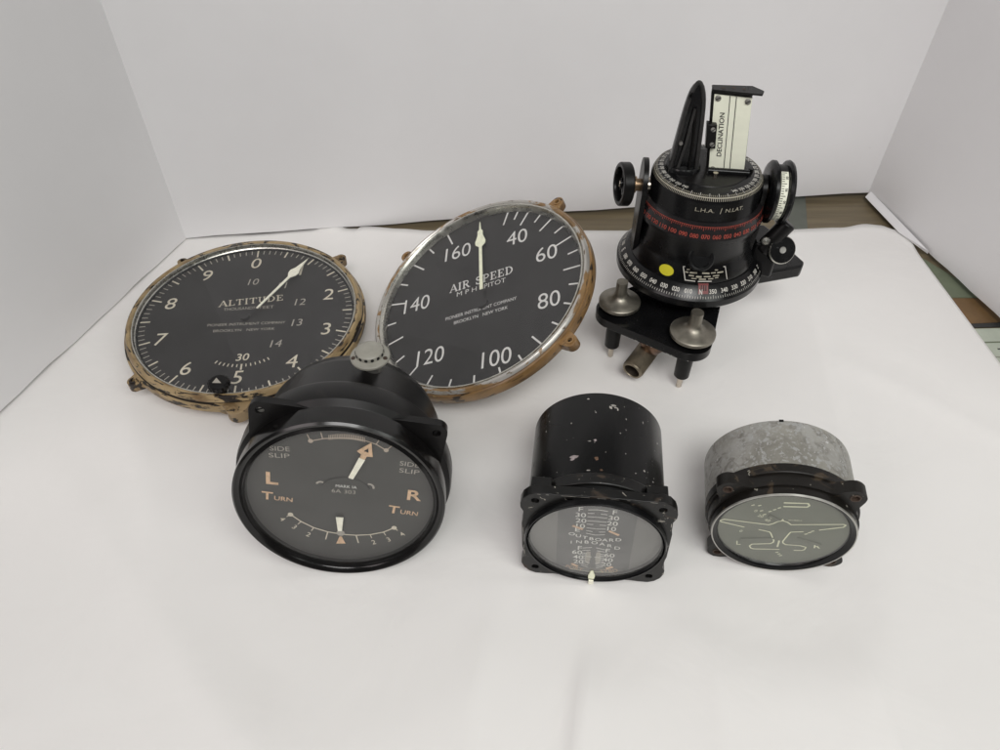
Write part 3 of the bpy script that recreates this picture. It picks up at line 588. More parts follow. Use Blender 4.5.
def fuel_gauge():
    R = .0364; c = (.0508, .2092, .0418); P = pose(c, (-.1148, -.9934, .0004), (-.0331, .0042, .9994))
    root = thing('fuel_gauge', 'long black cylindrical gauge with chipped paint and outboard and inboard scales', 'fuel gauge', (c[0], c[1], 0)); T = Matrix.Translation((-c[0], -c[1], 0)) @ P
    m = MB(); m.lathe([(1e-7, -.0775), (1.02*R, -.0775), (1.045*R, -.0765), (1.045*R, -.074), (1.045*R, -.014), (1.0*R, -.010)], 'black_worn', 128, cap=False); case_mb = m
    def blot(m, deg, zc, sx, sz, mat, seed, rr=1.0475):
        rnd = random.Random(seed); n_ = 11; v_ = [cw(deg, rr*R)+(zc,)]
        for k_ in range(n_):
            a_ = 2*pi*k_/n_; q_ = .55+.6*rnd.random(); dg = deg+math.degrees(sx*q_*cos(a_)/(rr*R)); v_.append(cw(dg, rr*R)+(zc+sz*q_*sin(a_),))
        m.add(v_, [(0, 1+k_, 1+(k_+1) % n_) for k_ in range(n_)], mat)
    m = case_mb
    for i_, (dg, zc, sx, sz, mt) in enumerate(((10.2, -.0679, .0016, .0010, 'worn_metal'), (8.0, -.0662, .0010, .0014, 'worn_metal'), (12.5, -.0665, .0012, .0006, 'worn_metal'), (14, -.0655, .0006, .0010, 'worn_metal'), (-20.6, -.0305, .0030, .0014, 'worn_pink'), (-22.5, -.0293, .0014, .0009, 'worn_pink'), (-11.4, -.072, .0008, .0006, 'worn_metal'), (-25.2, -.0553, .0007, .0007, 'worn_metal'),
            (-4.4, -.0412, .0010, .0009, 'worn_pink'), (-8.9, -.0406, .0011, .0004, 'worn_metal'), (38.7, -.0291, .0007, .0009, 'worn_metal'), (38.8, -.0634, .0005, .0009, 'worn_metal'), (-52.9, -.0578, .0004, .0008, 'worn_metal'), (21.5, -.0601, .0005, .0006, 'worn_metal'), (-2.9, -.0287, .0013, .0013, 'copper'), (1.1, -.0211, .0009, .0007, 'copper'), (-9, -.0208, .0012, .0005, 'worn_metal'), (16.3, -.0486, .0004, .0004, 'worn_metal'))): blot(m, dg, zc, sx, sz, mt, i_)
    rnd = random.Random(5)
    for k_ in range(22): blot(m, rnd.uniform(-85, 85), rnd.uniform(-.076, -.021), rnd.uniform(.00015, .00035), rnd.uniform(.00015, .0005), 'worn_metal', 100+k_)
    m.build('case', root, T)
    def scuffs(m, pts, z, w, mat, seed, dens=.55):
        rnd = random.Random(seed)
        for (x0, y0), (x1, y1) in zip(pts, pts[1:]):
            L = hypot(x1-x0, y1-y0); p = 0
            while p < L:
                l = rnd.uniform(.0008, .0045)
                if rnd.random() < dens: a, b = p/L, min(1, (p+l)/L); m.line([(lerp(x0, x1, a), lerp(y0, y1, a)), (lerp(x0, x1, b), lerp(y0, y1, b))], w*rnd.uniform(.5, 1.3), z, mat)
                p += l
    m = MB(); m.lathe([(1.0*R, -.0195), (1.07*R, -.0190), (1.07*R, -.0120), (1.0*R, -.0115)], 'black_flange', 96, cap=False)
    for sx, sy in ((1, 1), (-1, 1), (-1, -1), (1, -1)): m.box((sx*.82*R, sy*.78*R, -.0140), (.30*R, .26*R, .008), 'black_flange')
    m.build('clamp_ring', root, T, bevel=.0006)
    # flange: square with chamfered, scalloped corners
    pts = []
    half = [(0, 1.075), (.42, 1.075), (.60, 1.055), (.72, 1.07), (.88, 1.07), (.98, 1.02), (1.06, .92), (1.10, .80), (1.10, .70), (1.06, .60), (1.07, .40), (1.085, .30), (1.085, 0)]
    q1 = half; q = [(x, y) for x, y in q1]
    q4 = [(x, -y) for x, y in q1[::-1]][1:]; q3 = [(-x, -y) for x, y in q1][1:]; q2 = [(-x, y) for x, y in q1[::-1]][1:-1]
    pts = [(x*R, y*R) for x, y in q+q4+q3+q2]
    holes = [circle(sx*.885*R, sy*.885*R, .058*R, 16) for sx in (1, -1) for sy in (1, -1)]
    m = MB(); m.prism(pts[::-1], -.0085, -.0030, 'black_flange', holes+[circle(0, 0, .975*R, 72)])
    scuffs(m, [(-.86*R, 1.05*R), (-.70*R, 1.05*R), (-.42*R, 1.055*R), (.42*R, 1.055*R), (.70*R, 1.05*R), (.86*R, 1.05*R)], -.00285, .00028, 'worn_metal', 3); scuffs(m, [(1.08*R, .78*R), (1.07*R, .68*R), (1.04*R, .58*R), (1.05*R, .40*R), (1.065*R, 0)], -.00285, .0003, 'worn_metal', 8, .4); scuffs(m, [(-1.065*R, .2*R), (-1.055*R, -.4*R), (-1.045*R, -.58*R)], -.00285, .0003, 'worn_metal', 9, .4)
    m.build('flange', root, T, bevel=.0011)
    m = MB(); ring_mesh(m, [(.965*R, -.007), (.972*R, -.001), (.985*R, .0001), (1.0*R, -.0008), (1.012*R, .0005), (1.03*R, .0004), (1.043*R, -.0006), (1.048*R, -.0035)], 'black_gloss', 128); m.build('bezel', root, T)
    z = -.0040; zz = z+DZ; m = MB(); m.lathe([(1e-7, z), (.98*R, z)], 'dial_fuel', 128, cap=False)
    bw = .56; m.flat([(x*R, y*R) for x, y in [(-bw, -.82), (bw, -.82), (bw, .82), (-bw, .82)]], z+.0001, 'dial_band')
    t = lambda s_, x, y, h=.105, mat='mark_bright', **k: m.text(s_, x*R, y*R, h*R, zz, mat, **{**dict(bold=.006, wx=1.1), **k})
    for s_, xs, y in (('F', .24, .73), ('30', .235, .59), ('20', .225, .45), ('10', .225, .315), ('F', .21, -.275), ('60', .245, -.40), ('40', .225, -.535), ('20', .215, -.665)):
        t(s_, -xs, y); t(s_, xs, y-.015)
    t('E', -.265, .215)
    for s_, y0, sg in (('OUTBOARD', .060, 1), ('INBOARD', -.166, -1)):
        for k, ch in enumerate(s_):
            u = k/(len(s_)-1)*2-1; t(ch, u*.345, y0-sg*.065*(1-u*u)-.03*u, .078, 'mark_bright', wx=1.15)
    for sgn in (-1, 1):
        for y, a in ((.74, 24), (.655, 14), (.57, 8), (.47, 3), (.385, -4), (.29, -16), (.215, -28), (.145, -38)):
            L = .085 if abs(a) in (14, 4, 28) else .13; x0 = sgn*.135; x1 = sgn*(.135-L); m.line([(x0*R, (y-.01)*R), (x1*R, (y-.01-sin(rad(a))*L*-.35)*R)], .013*R, zz, 'mark_bright')
        for y, a, L in ((-.27, 22, .13), (-.335, 14, .11), (-.41, 8, .06), (-.455, 6, .06), (-.50, 0, .14), (-.55, -5, .06), (-.60, -12, .06), (-.65, -20, .12), (-.71, -30, .10), (-.76, -38, .10)):
            x0 = sgn*.165; x1 = sgn*(.165-L); m.line([(x0*R, y*R), (x1*R, (y+sin(rad(a))*L*.7)*R)], .014*R, zz, 'mark_bright')
        m.flat([(sgn*x*R, y*R) for x, y in ((.045, -.36), (.10, -.35), (.12, -.50), (.11, -.66), (.06, -.72), (.035, -.55))][::sgn], zz-3e-5, 'mark_dim')
        m.line([(sgn*.20*R, .235*R), (sgn*.33*R, .30*R if sgn < 0 else .155*R)], .045*R, zz+3e-5, 'mark_orange')
        m.line([(sgn*.23*R, -.80*R), (sgn*.31*R, -.75*R)], .05*R, zz+3e-5, 'mark_orange')
    m.text('PORT', -.27*R, -.865*R, .085*R, zz, 'mark_orange', width=.27*R, ang=rad(-16)); m.text('STBD', .27*R, -.865*R, .085*R, zz, 'mark_orange', width=.27*R, ang=rad(16))
    m.line([(-.42*R, -.90*R), (0, -.935*R), (.42*R, -.90*R)], .012*R, zz-2e-5, 'mark_green')
    m.build('dial', root, T)
    m = MB(); m.prism([(-.045*R, -1.0*R), (.040*R, -1.0*R), (.055*R, -.90*R), (.02*R, -.77*R), (-.02*R, -.78*R), (-.05*R, -.90*R)], -.0010, -.0002, 'lume'); m.box((0, -1.035*R, .0006), (.075*R, .10*R, .0008), 'lume_pale'); m.box((0, -1.10*R, -.0040), (.055*R, .012*R, .009), 'lume_pale'); m.build('witness_mark', root, T)
    m = MB(); m.lathe([(.97*R, -.0012), (1e-7, -.0008)], 'glass_grey', 128, cap=False); m.build('glass', root, T)
fuel_gauge()

def flap_gauge():
    R = .0343; c = (.1541, .2177, .0402); P = pose(c, (-.1748, -.9843, -.0224), (-.1932, .012, .9811))
    root = thing('flap_gauge', 'short gauge with bare grey aluminium case and aeroplane outline on green dial', 'flap gauge', (c[0], c[1], 0)); T = Matrix.Translation((-c[0], -c[1], 0)) @ P
    m = MB(); m.lathe([(1e-7, -.0475), (1.12*R, -.0475), (1.165*R, -.0465), (1.172*R, -.0445), (1.172*R, -.0135), (1.05*R, -.0125)], 'aluminium_worn', 128, cap=False); m.box((.02*R, 1.165*R, -.0462), (.07*R, .02*R, .0015), 'black_flat'); m.build('case', root, T)
    m = MB(); m.lathe([(1.0*R, -.0175), (1.175*R, -.0172), (1.175*R, -.0110), (1.0*R, -.0105)], 'black_brown', 96, cap=False); m.build('collar', root, T, bevel=.0006)
    pts = []; hc = [cw(a_, 1.285*R) for a_ in (-41, 49.5, -130.5, 139)]
    for k_ in range(240):
        th = k_*1.5; dd = min(abs((th-a_+180) % 360-180) for a_ in (-41, 49.5, -130.5, 139)); bmp_ = math.exp(-(dd/10.5)**3)
        pts.append(cw(-th, (1.13+.305*bmp_)*R)) if False else pts.append(cw(th, (1.13+.305*bmp_)*R))
    pts = pts[::-1]
    holes = [circle(x_, y_, .062*R, 16) for x_, y_ in hc]
    m = MB(); m.prism(pts, -.0112, -.0040, 'black_brown', holes+[circle(0, 0, 1.0*R, 72)]); fl = m.build('flange', root, T, bevel=.0012)
    for x_, y_ in hc: m = MB(); m.lathe([(1e-7, -.0058), (.055*R, -.0058), (.060*R, -.0036), (.078*R, -.0036), (.085*R, -.0042)], 'rust', 20, Matrix.Translation((x_, y_, 0)), cap=False); m.lathe([(1e-7, -.0050), (.022*R, -.0052)], 'brass', 12, Matrix.Translation((x_, y_, 0)), cap=False); m.build('screw_insert', fl)
    m = MB(); ring_mesh(m, [(.975*R, -.0018), (.990*R, -.0006), (1.005*R, .0002), (1.03*R, .0006), (1.068*R, .0014)], 'black_gloss', 128); ring_mesh(m, [(1.068*R, .0014), (1.085*R, .0014), (1.094*R, .0006)], 'silver_dull', 128); ring_mesh(m, [(1.094*R, .0006), (1.10*R, -.0010), (1.105*R, -.006), (1.08*R, -.0075)], 'black_brown', 128); m.build('bezel', root, T)
    z = -.0016; zz = z+DZ; m = MB(); m.lathe([(1e-7, z), (.99*R, z)], 'dial_green', 128, cap=False)
    k = lambda pts: [((x*.985-.015)*R, (y*.99+.123)*R) for x, y in pts]; W = .022*R
    m.line(k([(-.572, -.057), (-.93, .070), (-.955, .105), (-.88, .145), (-.198, .037), (-.132, .075), (-.07, .135), (.007, .165), (.08, .13), (.137, .063), (.90, .128), (.938, .105), (.907, .050), (.57, -.055)]), W, zz, 'mark_green')
    m.line(k([(-.339, -.113), (-.175, -.165), (-.15, -.21), (-.091, -.417), (-.095, -.47), (-.14, -.515), (-.423, -.555), (-.464, -.612), (-.44, -.68), (-.39, -.70), (.008, -.68)]), W, zz, 'mark_green')
    m.line(k([(.332, -.120), (.15, -.150), (.13, -.19), (.049, -.428), (.055, -.48), (.10, -.524), (.322, -.535), (.417, -.575), (.40, -.65), (.36, -.68), (.242, -.685)]), W, zz, 'mark_green')
    m.line(k([(-.008, -.42), (-.024, -.60)]), W*1.3, zz, 'mark_green'); m.line(k([(-.005, .655), (.335, .655), (.362, .60), (.330, .560), (-.005, .555)]), W*1.3, zz, 'mark_green'); m.flat(k([(-.022, .160), (.03, .160), (.004, .225)]), zz, 'mark_green')
    m.text('L', -.646*R, -.405*R, .115*R, zz, 'mark_green', bold=.01); m.text('R', .562*R, -.410*R, .105*R, zz, 'mark_green', bold=.01, wx=1.2)
    for x, y in ((-.46, .565), (-.361, .561), (-.327, .42), (-.277, .32), (-.16, .231), (-.198, .408), (-.134, .461), (-.068, .514), (.382, -.186), (.433, -.138), (.474, -.095), (-.02, -.77), (.015, -.82), (.045, -.869)): m.line(k([(x-.018, y-.008), (x+.018, y+.008)]), W, zz, 'mark_green')
    for s_, x, y in (('0', -.42, .41), ('20', -.342, .275), ('40', -.235, .165), ('0', -.62, -.17)): m.text(s_, x*R, (y+.12)*R, .065*R, zz, 'mark_green', ang=rad(-25))
    m.text('WHEELS', .17*R, .310*R, .03*R, zz, 'mark_green', width=.2*R)
    m.build('dial', root, T)
    m = MB()
    for b, tip in (((-.10, -.22), (-.62, -.30)), ((.25, -.18), (.60, -.36)), ((-.05, .30), (-.22, .42))): 
        b = Vector(b)*R; tip = Vector(tip)*R; d = (tip-b).normalized(); n = Vector((-d.y, d.x)); m.prism([tuple(b-n*.012*R), tuple(tip-n*.03*R), tuple(tip+n*.03*R), tuple(b+n*.012*R)], z+.0003, z+.0006, 'dial_green')
    m.build('pointers', root, T)
    m = MB(); m.lathe([(.985*R, -.0006), (1e-7, -.0002)], 'glass_green', 128, cap=False); m.build('glass', root, T)
flap_gauge()

# ================================================================== astro compass
def astro_compass():
    A = (.1375, .4330, 0); root = thing('astro_compass', 'black astro compass on levelling legs with graduated rings and ivory declination plate', 'astro compass', A)
    def bd(m, name, parent=root, **k): return m.build(name, parent, Matrix.Identity(4) if parent is root else None, **k)
    L1, L2, L3 = (-.0535, -.0335), (-.0070, -.0655), (.020, .012)
    # base plate: three rounded corners
    def hull(cs, r, n=14):
        out = []; k = len(cs)
        for i in range(k):
            p, c, q = Vector(cs[i-1]), Vector(cs[i]), Vector(cs[(i+1) % k])
            a0 = atan2(-(c-p).x, (c-p).y); a1 = atan2(-(q-c).x, (q-c).y)
            while a1 < a0: a1 += 2*pi
            for j in range(n): t = lerp(a0, a1, j/(n-1)); out.append((c.x+r*cos(t), c.y+r*sin(t)))
        return out
    tri = hull([L1, L2, L3], .0150)
    m = MB(); m.prism(tri, .0405, .0470, 'black_gloss'); m.prism([(x*.998, y*.998) for x, y in tri], .0400, .0408, 'black_edge'); bd(m, 'base_plate', bevel=.0012)
    for i, (x, y) in enumerate((L1, L2, L3)):
        m = MB(); m.lathe([(1e-7, .0120), (.0046, .0120), (.0054, .0130), (.0060, .040), (.0060, .0415)], 'black_satin', 32, Matrix.Translation((x, y, 0)), cap=False); lg = bd(m, 'levelling_leg')
        m = MB(); m.lathe([(1e-7, .0012), (.0016, .0012), (.0021, .0020), (.0021, .0125)], 'pin_steel', 20, Matrix.Translation((x, y, 0)), cap=False); bd(m, 'foot_pin', lg)
    for i, (x, y, s_) in enumerate(((-.0520, -.0310, 1), (-.0060, -.0640, 1.05))):
        m = MB(); m.lathe([(.0060*s_, .0470), (.0060*s_, .0500), (.0142*s_, .0505), (.0148*s_, .0512), (.0148*s_, .0534), (.0140*s_, .0542), (.0105*s_, .0550), (.0070*s_, .0568), (.0048*s_, .0590), (.0041*s_, .0615), (.0040*s_, .0700), (1e-7, .0700)], 'steel_wheel', 64, Matrix.Translation((x, y, 0)), cap=False)
        bd(m, 'levelling_wheel')
    # clamp socket and knurled tube under the plate
    m = MB(); m.lathe([(1e-7, .0185), (.0055, .0195), (.0086, .0240), (.0098, .0290), (.0090, .0350), (.0085, .0410)], 'copper', 32, Matrix.Translation((-.0270, -.0475, 0)), cap=False); cl = bd(m, 'clamp_socket')
    p0 = Vector((-.0270, -.0430, .0200)); p1 = Vector((-.0428, -.0640, .0150)); Lk = (p1-p0).length; r = .0076
    m = MB(); n = 40; vs = []; fs = []; nz = 26
    for j in range(nz+1):
        for i in range(n*2):
            a = 2*pi*i/(n*2); b = .00040*(1 if (i+j) % 2 else -1) if 2 < j < nz-1 else 0; rr = (r if j < nz else r*.96)+b; vs.append((rr*cos(a), rr*sin(a), Lk*j/nz))
    for j in range(nz):
        for i in range(n*2): k = (i+1) % (n*2); fs.append((j*2*n+i, j*2*n+k, (j+1)*2*n+k, (j+1)*2*n+i))
    F = frame_to(p0, p1); m.add(vs, fs, 'knurl', F); m.lathe([(r*.96, Lk), (r*.80, Lk+.0003), (r*.76, Lk-.0003)], 'knurl', 32, F, cap=False); m.lathe([(r*.76, Lk-.0003), (r*.70, Lk-.008), (1e-7, Lk-.0085)], 'bronze_dark', 32, F, cap=False); m.lathe([(r*.5, -.006), (r*.7, -.003), (r*.96, 0)], 'copper', 32, F, cap=False)
    bd(m, 'clamp_knob', cl, smooth=8)
    # azimuth ring
    m = MB(); m.lathe([(1e-7, .0470), (.0200, .0470), (.0220, .0560), (.0400, .0600)], 'black_satin', 64, cap=False); bd(m, 'pedestal')
    m = MB(); ra, za, rb, zb = .0452, .0775, .0520, .0690
    m.lathe([(.040, .0600), (.0498, .0615), (.0518, .0640), (rb, .0675), (rb, zb), (ra, za), (.0440, .0780), (.040, .0780)], 'black_gloss', 160, cap=False)
    def cone(r0, z0, r1, z1, off=.00018):
        L = hypot(r1-r0, z1-z0); nr, nz_ = (z0-z1)/L, (r1-r0)/L
        def fn(u, v):      # u = degrees from the side nearest the camera, growing to the right; v = distance up the slope from the lower edge
            t = v/L; r = lerp(r1, r0, t)+nr*off; z = lerp(z1, z0, t)+nz_*off; a = rad(u); return (r*sin(a), -r*cos(a), z)
        return fn, L
    fn, SL = cone(ra, za, rb, zb)
    def wrap(r0): return lambda x, y, f=fn: f(math.degrees(x/r0), y)
    w = wrap(.049)
    for d in range(0, 360, 2):
        u = -d-2; x = .049*rad(u); l = .0022 if d % 10 == 0 else .0014
        m.line([(x, .0020), (x, .0020+l)], .00028, 0, 'scale_white', fn=w)
    for d in range(0, 360, 10):
        s_ = {0: 'N', 90: 'E', 180: 'S', 270: 'W'}.get(d, '%03d' % d); x = .049*rad(-d-2)
        m.text(s_, x, .0067, .0031 if len(s_) == 3 else .0036, 0, 'scale_white', fn=w, bold=.02, width=.0052 if len(s_) == 3 else .0022)
    bd(m, 'azimuth_ring')
    # red lubber mark
    m = MB(); w2 = wrap(.049)
    m.add([w2(-.0035, .0052), w2(.0035, .0052), w2(.0035, SL+.0004), w2(-.0035, SL+.0004)], [(0, 1, 2, 3)], 'lubber_red')
    for x in (-.0015, .0002, .0018): m.line([(x, .0075), (x, SL)], .0007, 0, 'black_gloss', fn=lambda a, b: tuple(Vector(w2(a, b))*1.002))
    m.add([(-.0035, -.0452, .0779), (.0035, -.0452, .0779), (.0035, -.0425, .0790), (-.0035, -.0425, .0790)], [(0, 1, 2, 3)], 'lubber_red'); bd(m, 'lubber_mark')
    # body
    m = MB(); m.lathe([(.0438, .0770), (.0438, .0785), (.0400, .0885), (.0392, .0900), (.0390, .0960), (.0392, .1040), (.0400, .1082)], 'black_gloss', 128, cap=False)
    bd(m, 'body')
    fb, BL_ = cone(.0400, .0885, .0438, .0785, .0003); rB = .0419
    wb = lambda x, y: fb(math.degrees(x/rB), y)
    m = MB(); m.add([wb(-.0255+.0052*cos(2*pi*i/28), .0046+.0038*sin(2*pi*i/28)) for i in range(28)], [tuple(range(28))], 'sticker_yellow'); bd(m, 'sticker')
    m = MB(); pl = [(-.0125, .0004), (.0165, .0004), (.0150, .0104), (-.0150, .0104)]
    m.add([wb(*p) for p in pl], [(0, 1, 2, 3)], 'black_satin'); wl = lambda x, y: tuple(Vector(wb(x, y))*1.002)
    m.line([(-.0055, .0012), (-.0118, .0012), (-.0150, .0100), (.0148, .0100), (.0162, .0010)], .0006, 0, 'scale_white', fn=wl)
    m.line([(-.0035, .0012), (.0050, .0012)], .0007, 0, 'scale_white', fn=wl)
    for x0, x1, y, ww in ((-.0120, .0090, .0086, .0007), (-.0095, .0030, .0068, .0011), (-.0128, -.0110, .0068, .0008), (.0045, .0075, .0070, .0008), (.0090, .0130, .0068, .0010), (-.0100, -.0070, .0048, .0008), (-.0050, -.0020, .0044, .0012), (.0000, .0040, .0046, .0009), (.0060, .0100, .0048, .0008), (-.0080, -.0050, .0030, .0006), (-.0030, .0010, .0028, .0009), (.0030, .0060, .0030, .0008), (.0075, .0095, .0034, .0007)):
        m.line([(x0, y), (x1, y)], ww, 0, 'scale_dim', fn=wl)
    bd(m, 'name_plate')
    # bubble level: round black cup with glass
    M_ = frame_to((-.0040, -.0385, .0955), (-.0044, -.0470, .1000)); m = MB(); m.lathe([(.0092, 0), (.0090, .0014), (.0080, .0022), (.0066, .0020), (.0058, .0010), (.0034, .0008), (1e-7, .0010)], 'black_gloss', 40, M_, cap=False); bl = bd(m, 'level_cup')
    Y = Matrix.Rotation(rad(-6), 4, 'Z')
    def ym(): m = MB(); m.M = Y; return m
    # drum with red south scale and top hour-angle ring
    m = MB(); m.lathe([(.0385, .1075), (.0418, .1085), (.0422, .1110)], 'black_gloss', 128, cap=False); m.lathe([(.0422, .1110), (.0398, .1205), (.0370, .1215)], 'band_sheen', 128, cap=False)
    m.lathe([(.0370, .1215), (.0366, .1225), (.0366, .1345), (.0358, .1365)], 'black_gloss', 128, cap=False); m.lathe([(.0358, .1365), (.0345, .1388), (.0300, .1400), (1e-7, .1400)], 'black_gloss', 128, cap=False)
    fr, RL = cone(.0398, .1205, .0422, .1110); wr = lambda x, y: fr(math.degrees(x/.041), y)
    for d in range(0, 360, 2):
        x = .041*rad(d); l = .0028 if d % 10 == 0 else .0018; m.line([(x, RL-.0002), (x, RL-l)], .00035, 0, 'red_mark', fn=wr)
    m.line([(.041*rad(d), RL-.0003) for d in range(-180, 181, 5)], .00035, 0, 'red_mark', fn=wr)
    for d in range(0, 360, 10): m.text('%03d' % ((60-d) % 360), .041*rad(d+3), .0030, .0029, 0, 'red_mark', fn=wr, bold=.015, width=.0054)
    fd, DL = cone(.0366, .1345, .0366, .1225); wd = lambda x, y: fd(math.degrees(x/.0366), y)
    def cyl_fn(r): return lambda x, y: ((r+.0002)*sin(x/r), -(r+.0002)*cos(x/r), .1225+y)
    m.text('L.H.A.', -.0078, .0078, .0027, 0, 'scale_dim', fn=cyl_fn(.0366), width=.0120, bold=-.002, ang=0); m.line([(.0022, .0058), (.0026, .0098)], .0004, 0, 'scale_dim', fn=cyl_fn(.0366)); m.text('N.LAT.', .0118, .0078, .0027, 0, 'scale_dim', fn=cyl_fn(.0366), width=.0128, bold=-.002)
    ft, TL_ = cone(.0300, .1400, .0345, .1388); f2, T2 = cone(.0345, .1388, .0358, .1365)
    wt = lambda x, y: ft(math.degrees(x/.033), y)
    for d in range(0, 360, 2):
        x = .033*rad(d); m.line([(x, .0002), (x, .0026 if d % 10 == 0 else .0015)], .00034, 0, 'scale_white' if d % 10 == 0 else 'scale_dim', fn=wt)
    w3 = lambda x, y: f2(math.degrees(x/.035), y)
    m.line([(.035*rad(d), T2*.8) for d in range(-180, 181, 4)], .0007, 0, 'scale_dim', fn=w3)
    for d in range(0, 360, 2): x = .035*rad(d); m.line([(x, 0), (x, T2*(.75 if d % 10 else 1))], .0003, 0, 'scale_dim', fn=w3)
    for d in range(0, 360, 10):
        if -35 < ((d+180) % 360)-180-2 < 12: continue
        m.text('%03d' % ((360-d) % 360), .033*rad(d), .0038, .0026, 0, 'scale_white', fn=lambda x, y: (lambda a: ((.0345-y)*sin(a), -(.0345-y)*cos(a), .1402+ (0 if y > .0045 else 0)))(x/.033), bold=.01, width=.0042)
    bd(m, 'drum')
    m = MB(); m.lathe([(1e-7, .1405), (.0245, .1405), (.0250, .1400)], 'black_satin', 64, cap=False); m.M = Matrix.Identity(4); bd(m, 'sight_turntable')
    # yoke arms, axle hubs, knobs
    def yoke(sx):
        q_ = 1. if sx < 0 else .62; m = ym(); pts = [(.0165*q_*sin(rad(a)), .125+.0185*q_*cos(rad(a))) for a in range(100, -101, -10)]+[(-.0150, .105), (-.0110, .0790), (.0130, .0790), (.0150, .105)]
        Mx = Matrix(((0, 0, 1, 0), (1, 0, 0, 0), (0, 1, 0, 0), (0, 0, 0, 1))); x0, x1 = (-.0425, -.0390) if sx < 0 else (.0360, .0392)
        m.prism(pts, x0, x1, 'black_satin', M=Mx); return bd(m, 'yoke_arm', bevel=.0012)
    ya = yoke(-1); yb = yoke(1)
    zA = .125
    m = ym(); m.cyl((-.0390, 0, zA), (-.0355, 0, zA), .0052, 'pin_steel'); m.cyl((-.0520, 0, zA), (-.0425, 0, zA), .0042, 'brass'); m.rev((-.0500, 0, zA), (-.0440, 0, zA), [(.0055, 0), (.0055, .0012), (.0047, .0012), (.0047, .0030), (.0055, .0030), (.0055, .0045)], 'brass'); bd(m, 'axle')
    m = ym(); m.cyl((.0355, 0, zA), (.0420, 0, zA), .0060, 'brass'); bd(m, 'axle')
    m = ym(); m.rev((-.0573, -.0016, zA+.0005), (-.0500, 0, zA), [(.0112, .0015), (.0116, 0), (.0138, 0), (.0146, .0008), (.0146, .0067), (.0138, .0075), (.0116, .0075), (.0112, .006), (.0112, .0015)], 'black_satin', 48, cap=False)
    m.cyl((-.0560, 0, zA), (-.0510, 0, zA), .0042, 'black_gloss'); 
    for k in range(3):
        a = rad(120*k+70); m.cyl((-.0535, .003*cos(a), zA+.003*sin(a)), (-.0535, .0120*cos(a), zA+.0120*sin(a)), .0018, 'black_satin', seg=12)
    m.cyl((-.0567, 0, zA), (-.0560, 0, zA), .0022, 'pin_steel'); bd(m, 'hand_wheel', bevel=.0003)
    # latitude drum on the right: disc, white scale, disc
    m = ym(); m.rev((.0400, 0, zA), (.0448, 0, zA), [(1e-7, 0), (.0150, 0), (.0190, .0008), (.0205, .0022), (.0205, .0040), (.0195, .0048), (1e-7, .0048)], 'black_gloss', 64, cap=False)
    m.rev((.0448, 0, zA), (.0505, 0, zA), [(.0180, 0), (.0180, .0057)], 'black_satin', 64, cap=False)
    m.rev((.0505, 0, zA), (.0550, 0, zA), [(1e-7, 0), (.0190, 0), (.0205, .0008), (.0210, .0024), (.0200, .0040), (.0170, .0045), (1e-7, .0045)], 'black_gloss', 64, cap=False); ld = bd(m, 'latitude_drum')
    m = ym()
    def fx(x, y, r=.0183): a = x/r; return (.0455+y, -r*cos(a), zA+r*sin(a)) 
    m.add([p for i in range(21) for p in (fx(.0183*rad(-55+130*i/20), 0, .0182), fx(.0183*rad(-55+130*i/20), .0045, .0182))], [(2*i, 2*i+1, 2*i+3, 2*i+2) for i in range(20)], 'ivory')
    for i in range(26):
        a = .0183*rad(-52+124*i/25); m.line([(a, .0004), (a, .0018 if i % 5 else .0032)], .00045, 0, 'ink', fn=lambda x, y: fx(x, y, .0184))
    for i in range(5): a = .0183*rad(-40+25*i); m.text(str(9-i)+'0', a, .0034, .0016, 0, 'ink', fn=lambda x, y: fx(x, y, .0184), bold=.02, ang=0)
    bd(m, 'latitude_scale', ld)
    # lower right: worm bracket with clamp knob and level box
    m = ym(); m.prism([(.040, -.012), (.056, -.016), (.060, -.004), (.050, .012), (.038, .012)], .066, .092, 'black_gloss'); m.cyl((.046, -.010, .085), (.060, -.006, .106), .0060, 'black_satin'); br = bd(m, 'worm_bracket', bevel=.0015)
    m = ym(); q0 = Vector((.0575, -.0095, .0865)); q1 = q0+Vector((.0015, -.0060, .0034)); F = frame_to(q0, q1)
    m.lathe([(.0096, 0), (.0096, .0060), (.0090, .0066), (1e-7, .0066)], 'black_gloss', 48, F, cap=False); m.lathe([(.0091, .0066), (.0096, .0061), (.0098, .0055)], 'silver', 48, F, cap=False); m.lathe([(.0024, .0066), (.0022, .0070), (1e-7, .0070)], 'silver_dull', 24, F, cap=False); bd(m, 'clamp_disc', br)
    m = ym(); m.lathe([(.0026, 0), (.0030, .001), (.0024, .0022), (1e-7, .0026)], 'silver', 20, frame_to((.0445, -.0180, .0985), (.0440, -.0220, .1000)), cap=False); bd(m, 'screw', br)
    m = MB(); m.prism([(.0420, -.0110), (.0860, .0010), (.0890, .0060), (.0800, .0300), (.0420, .0240)], .0495, .0600, 'black_gloss'); lb = bd(m, 'level_box', bevel=.0015)
    m = MB(); m.flat([(.0700, .0050), (.0745, .0035), (.0735, .0130), (.0700, .0160)], .0603, 'scale_white'); bd(m, 'level_window', lb)
    # declination plate and sight arm
    D = Matrix(((1, 0, -.135, 0), (0, 1, 0, 0), (0, 0, 1, 0), (0, 0, 0, 1)))
    XZ = Matrix(((1, 0, 0, 0), (0, 0, -1, 0), (0, 1, 0, 0), (0, 0, 0, 1)))       # drawing plane x, z
    m = MB(); S = Matrix.Identity(4); S[0][2] = -.135; S[0][3] = .135*.137; m.M = Y @ Matrix.Rotation(rad(-3), 4, 'Z') @ S
    m.prism([(-.0012, .1400), (.0234, .1360), (.0234, .1890), (-.0012, .1905)], -.0022, .0004, 'black_satin', M=XZ)
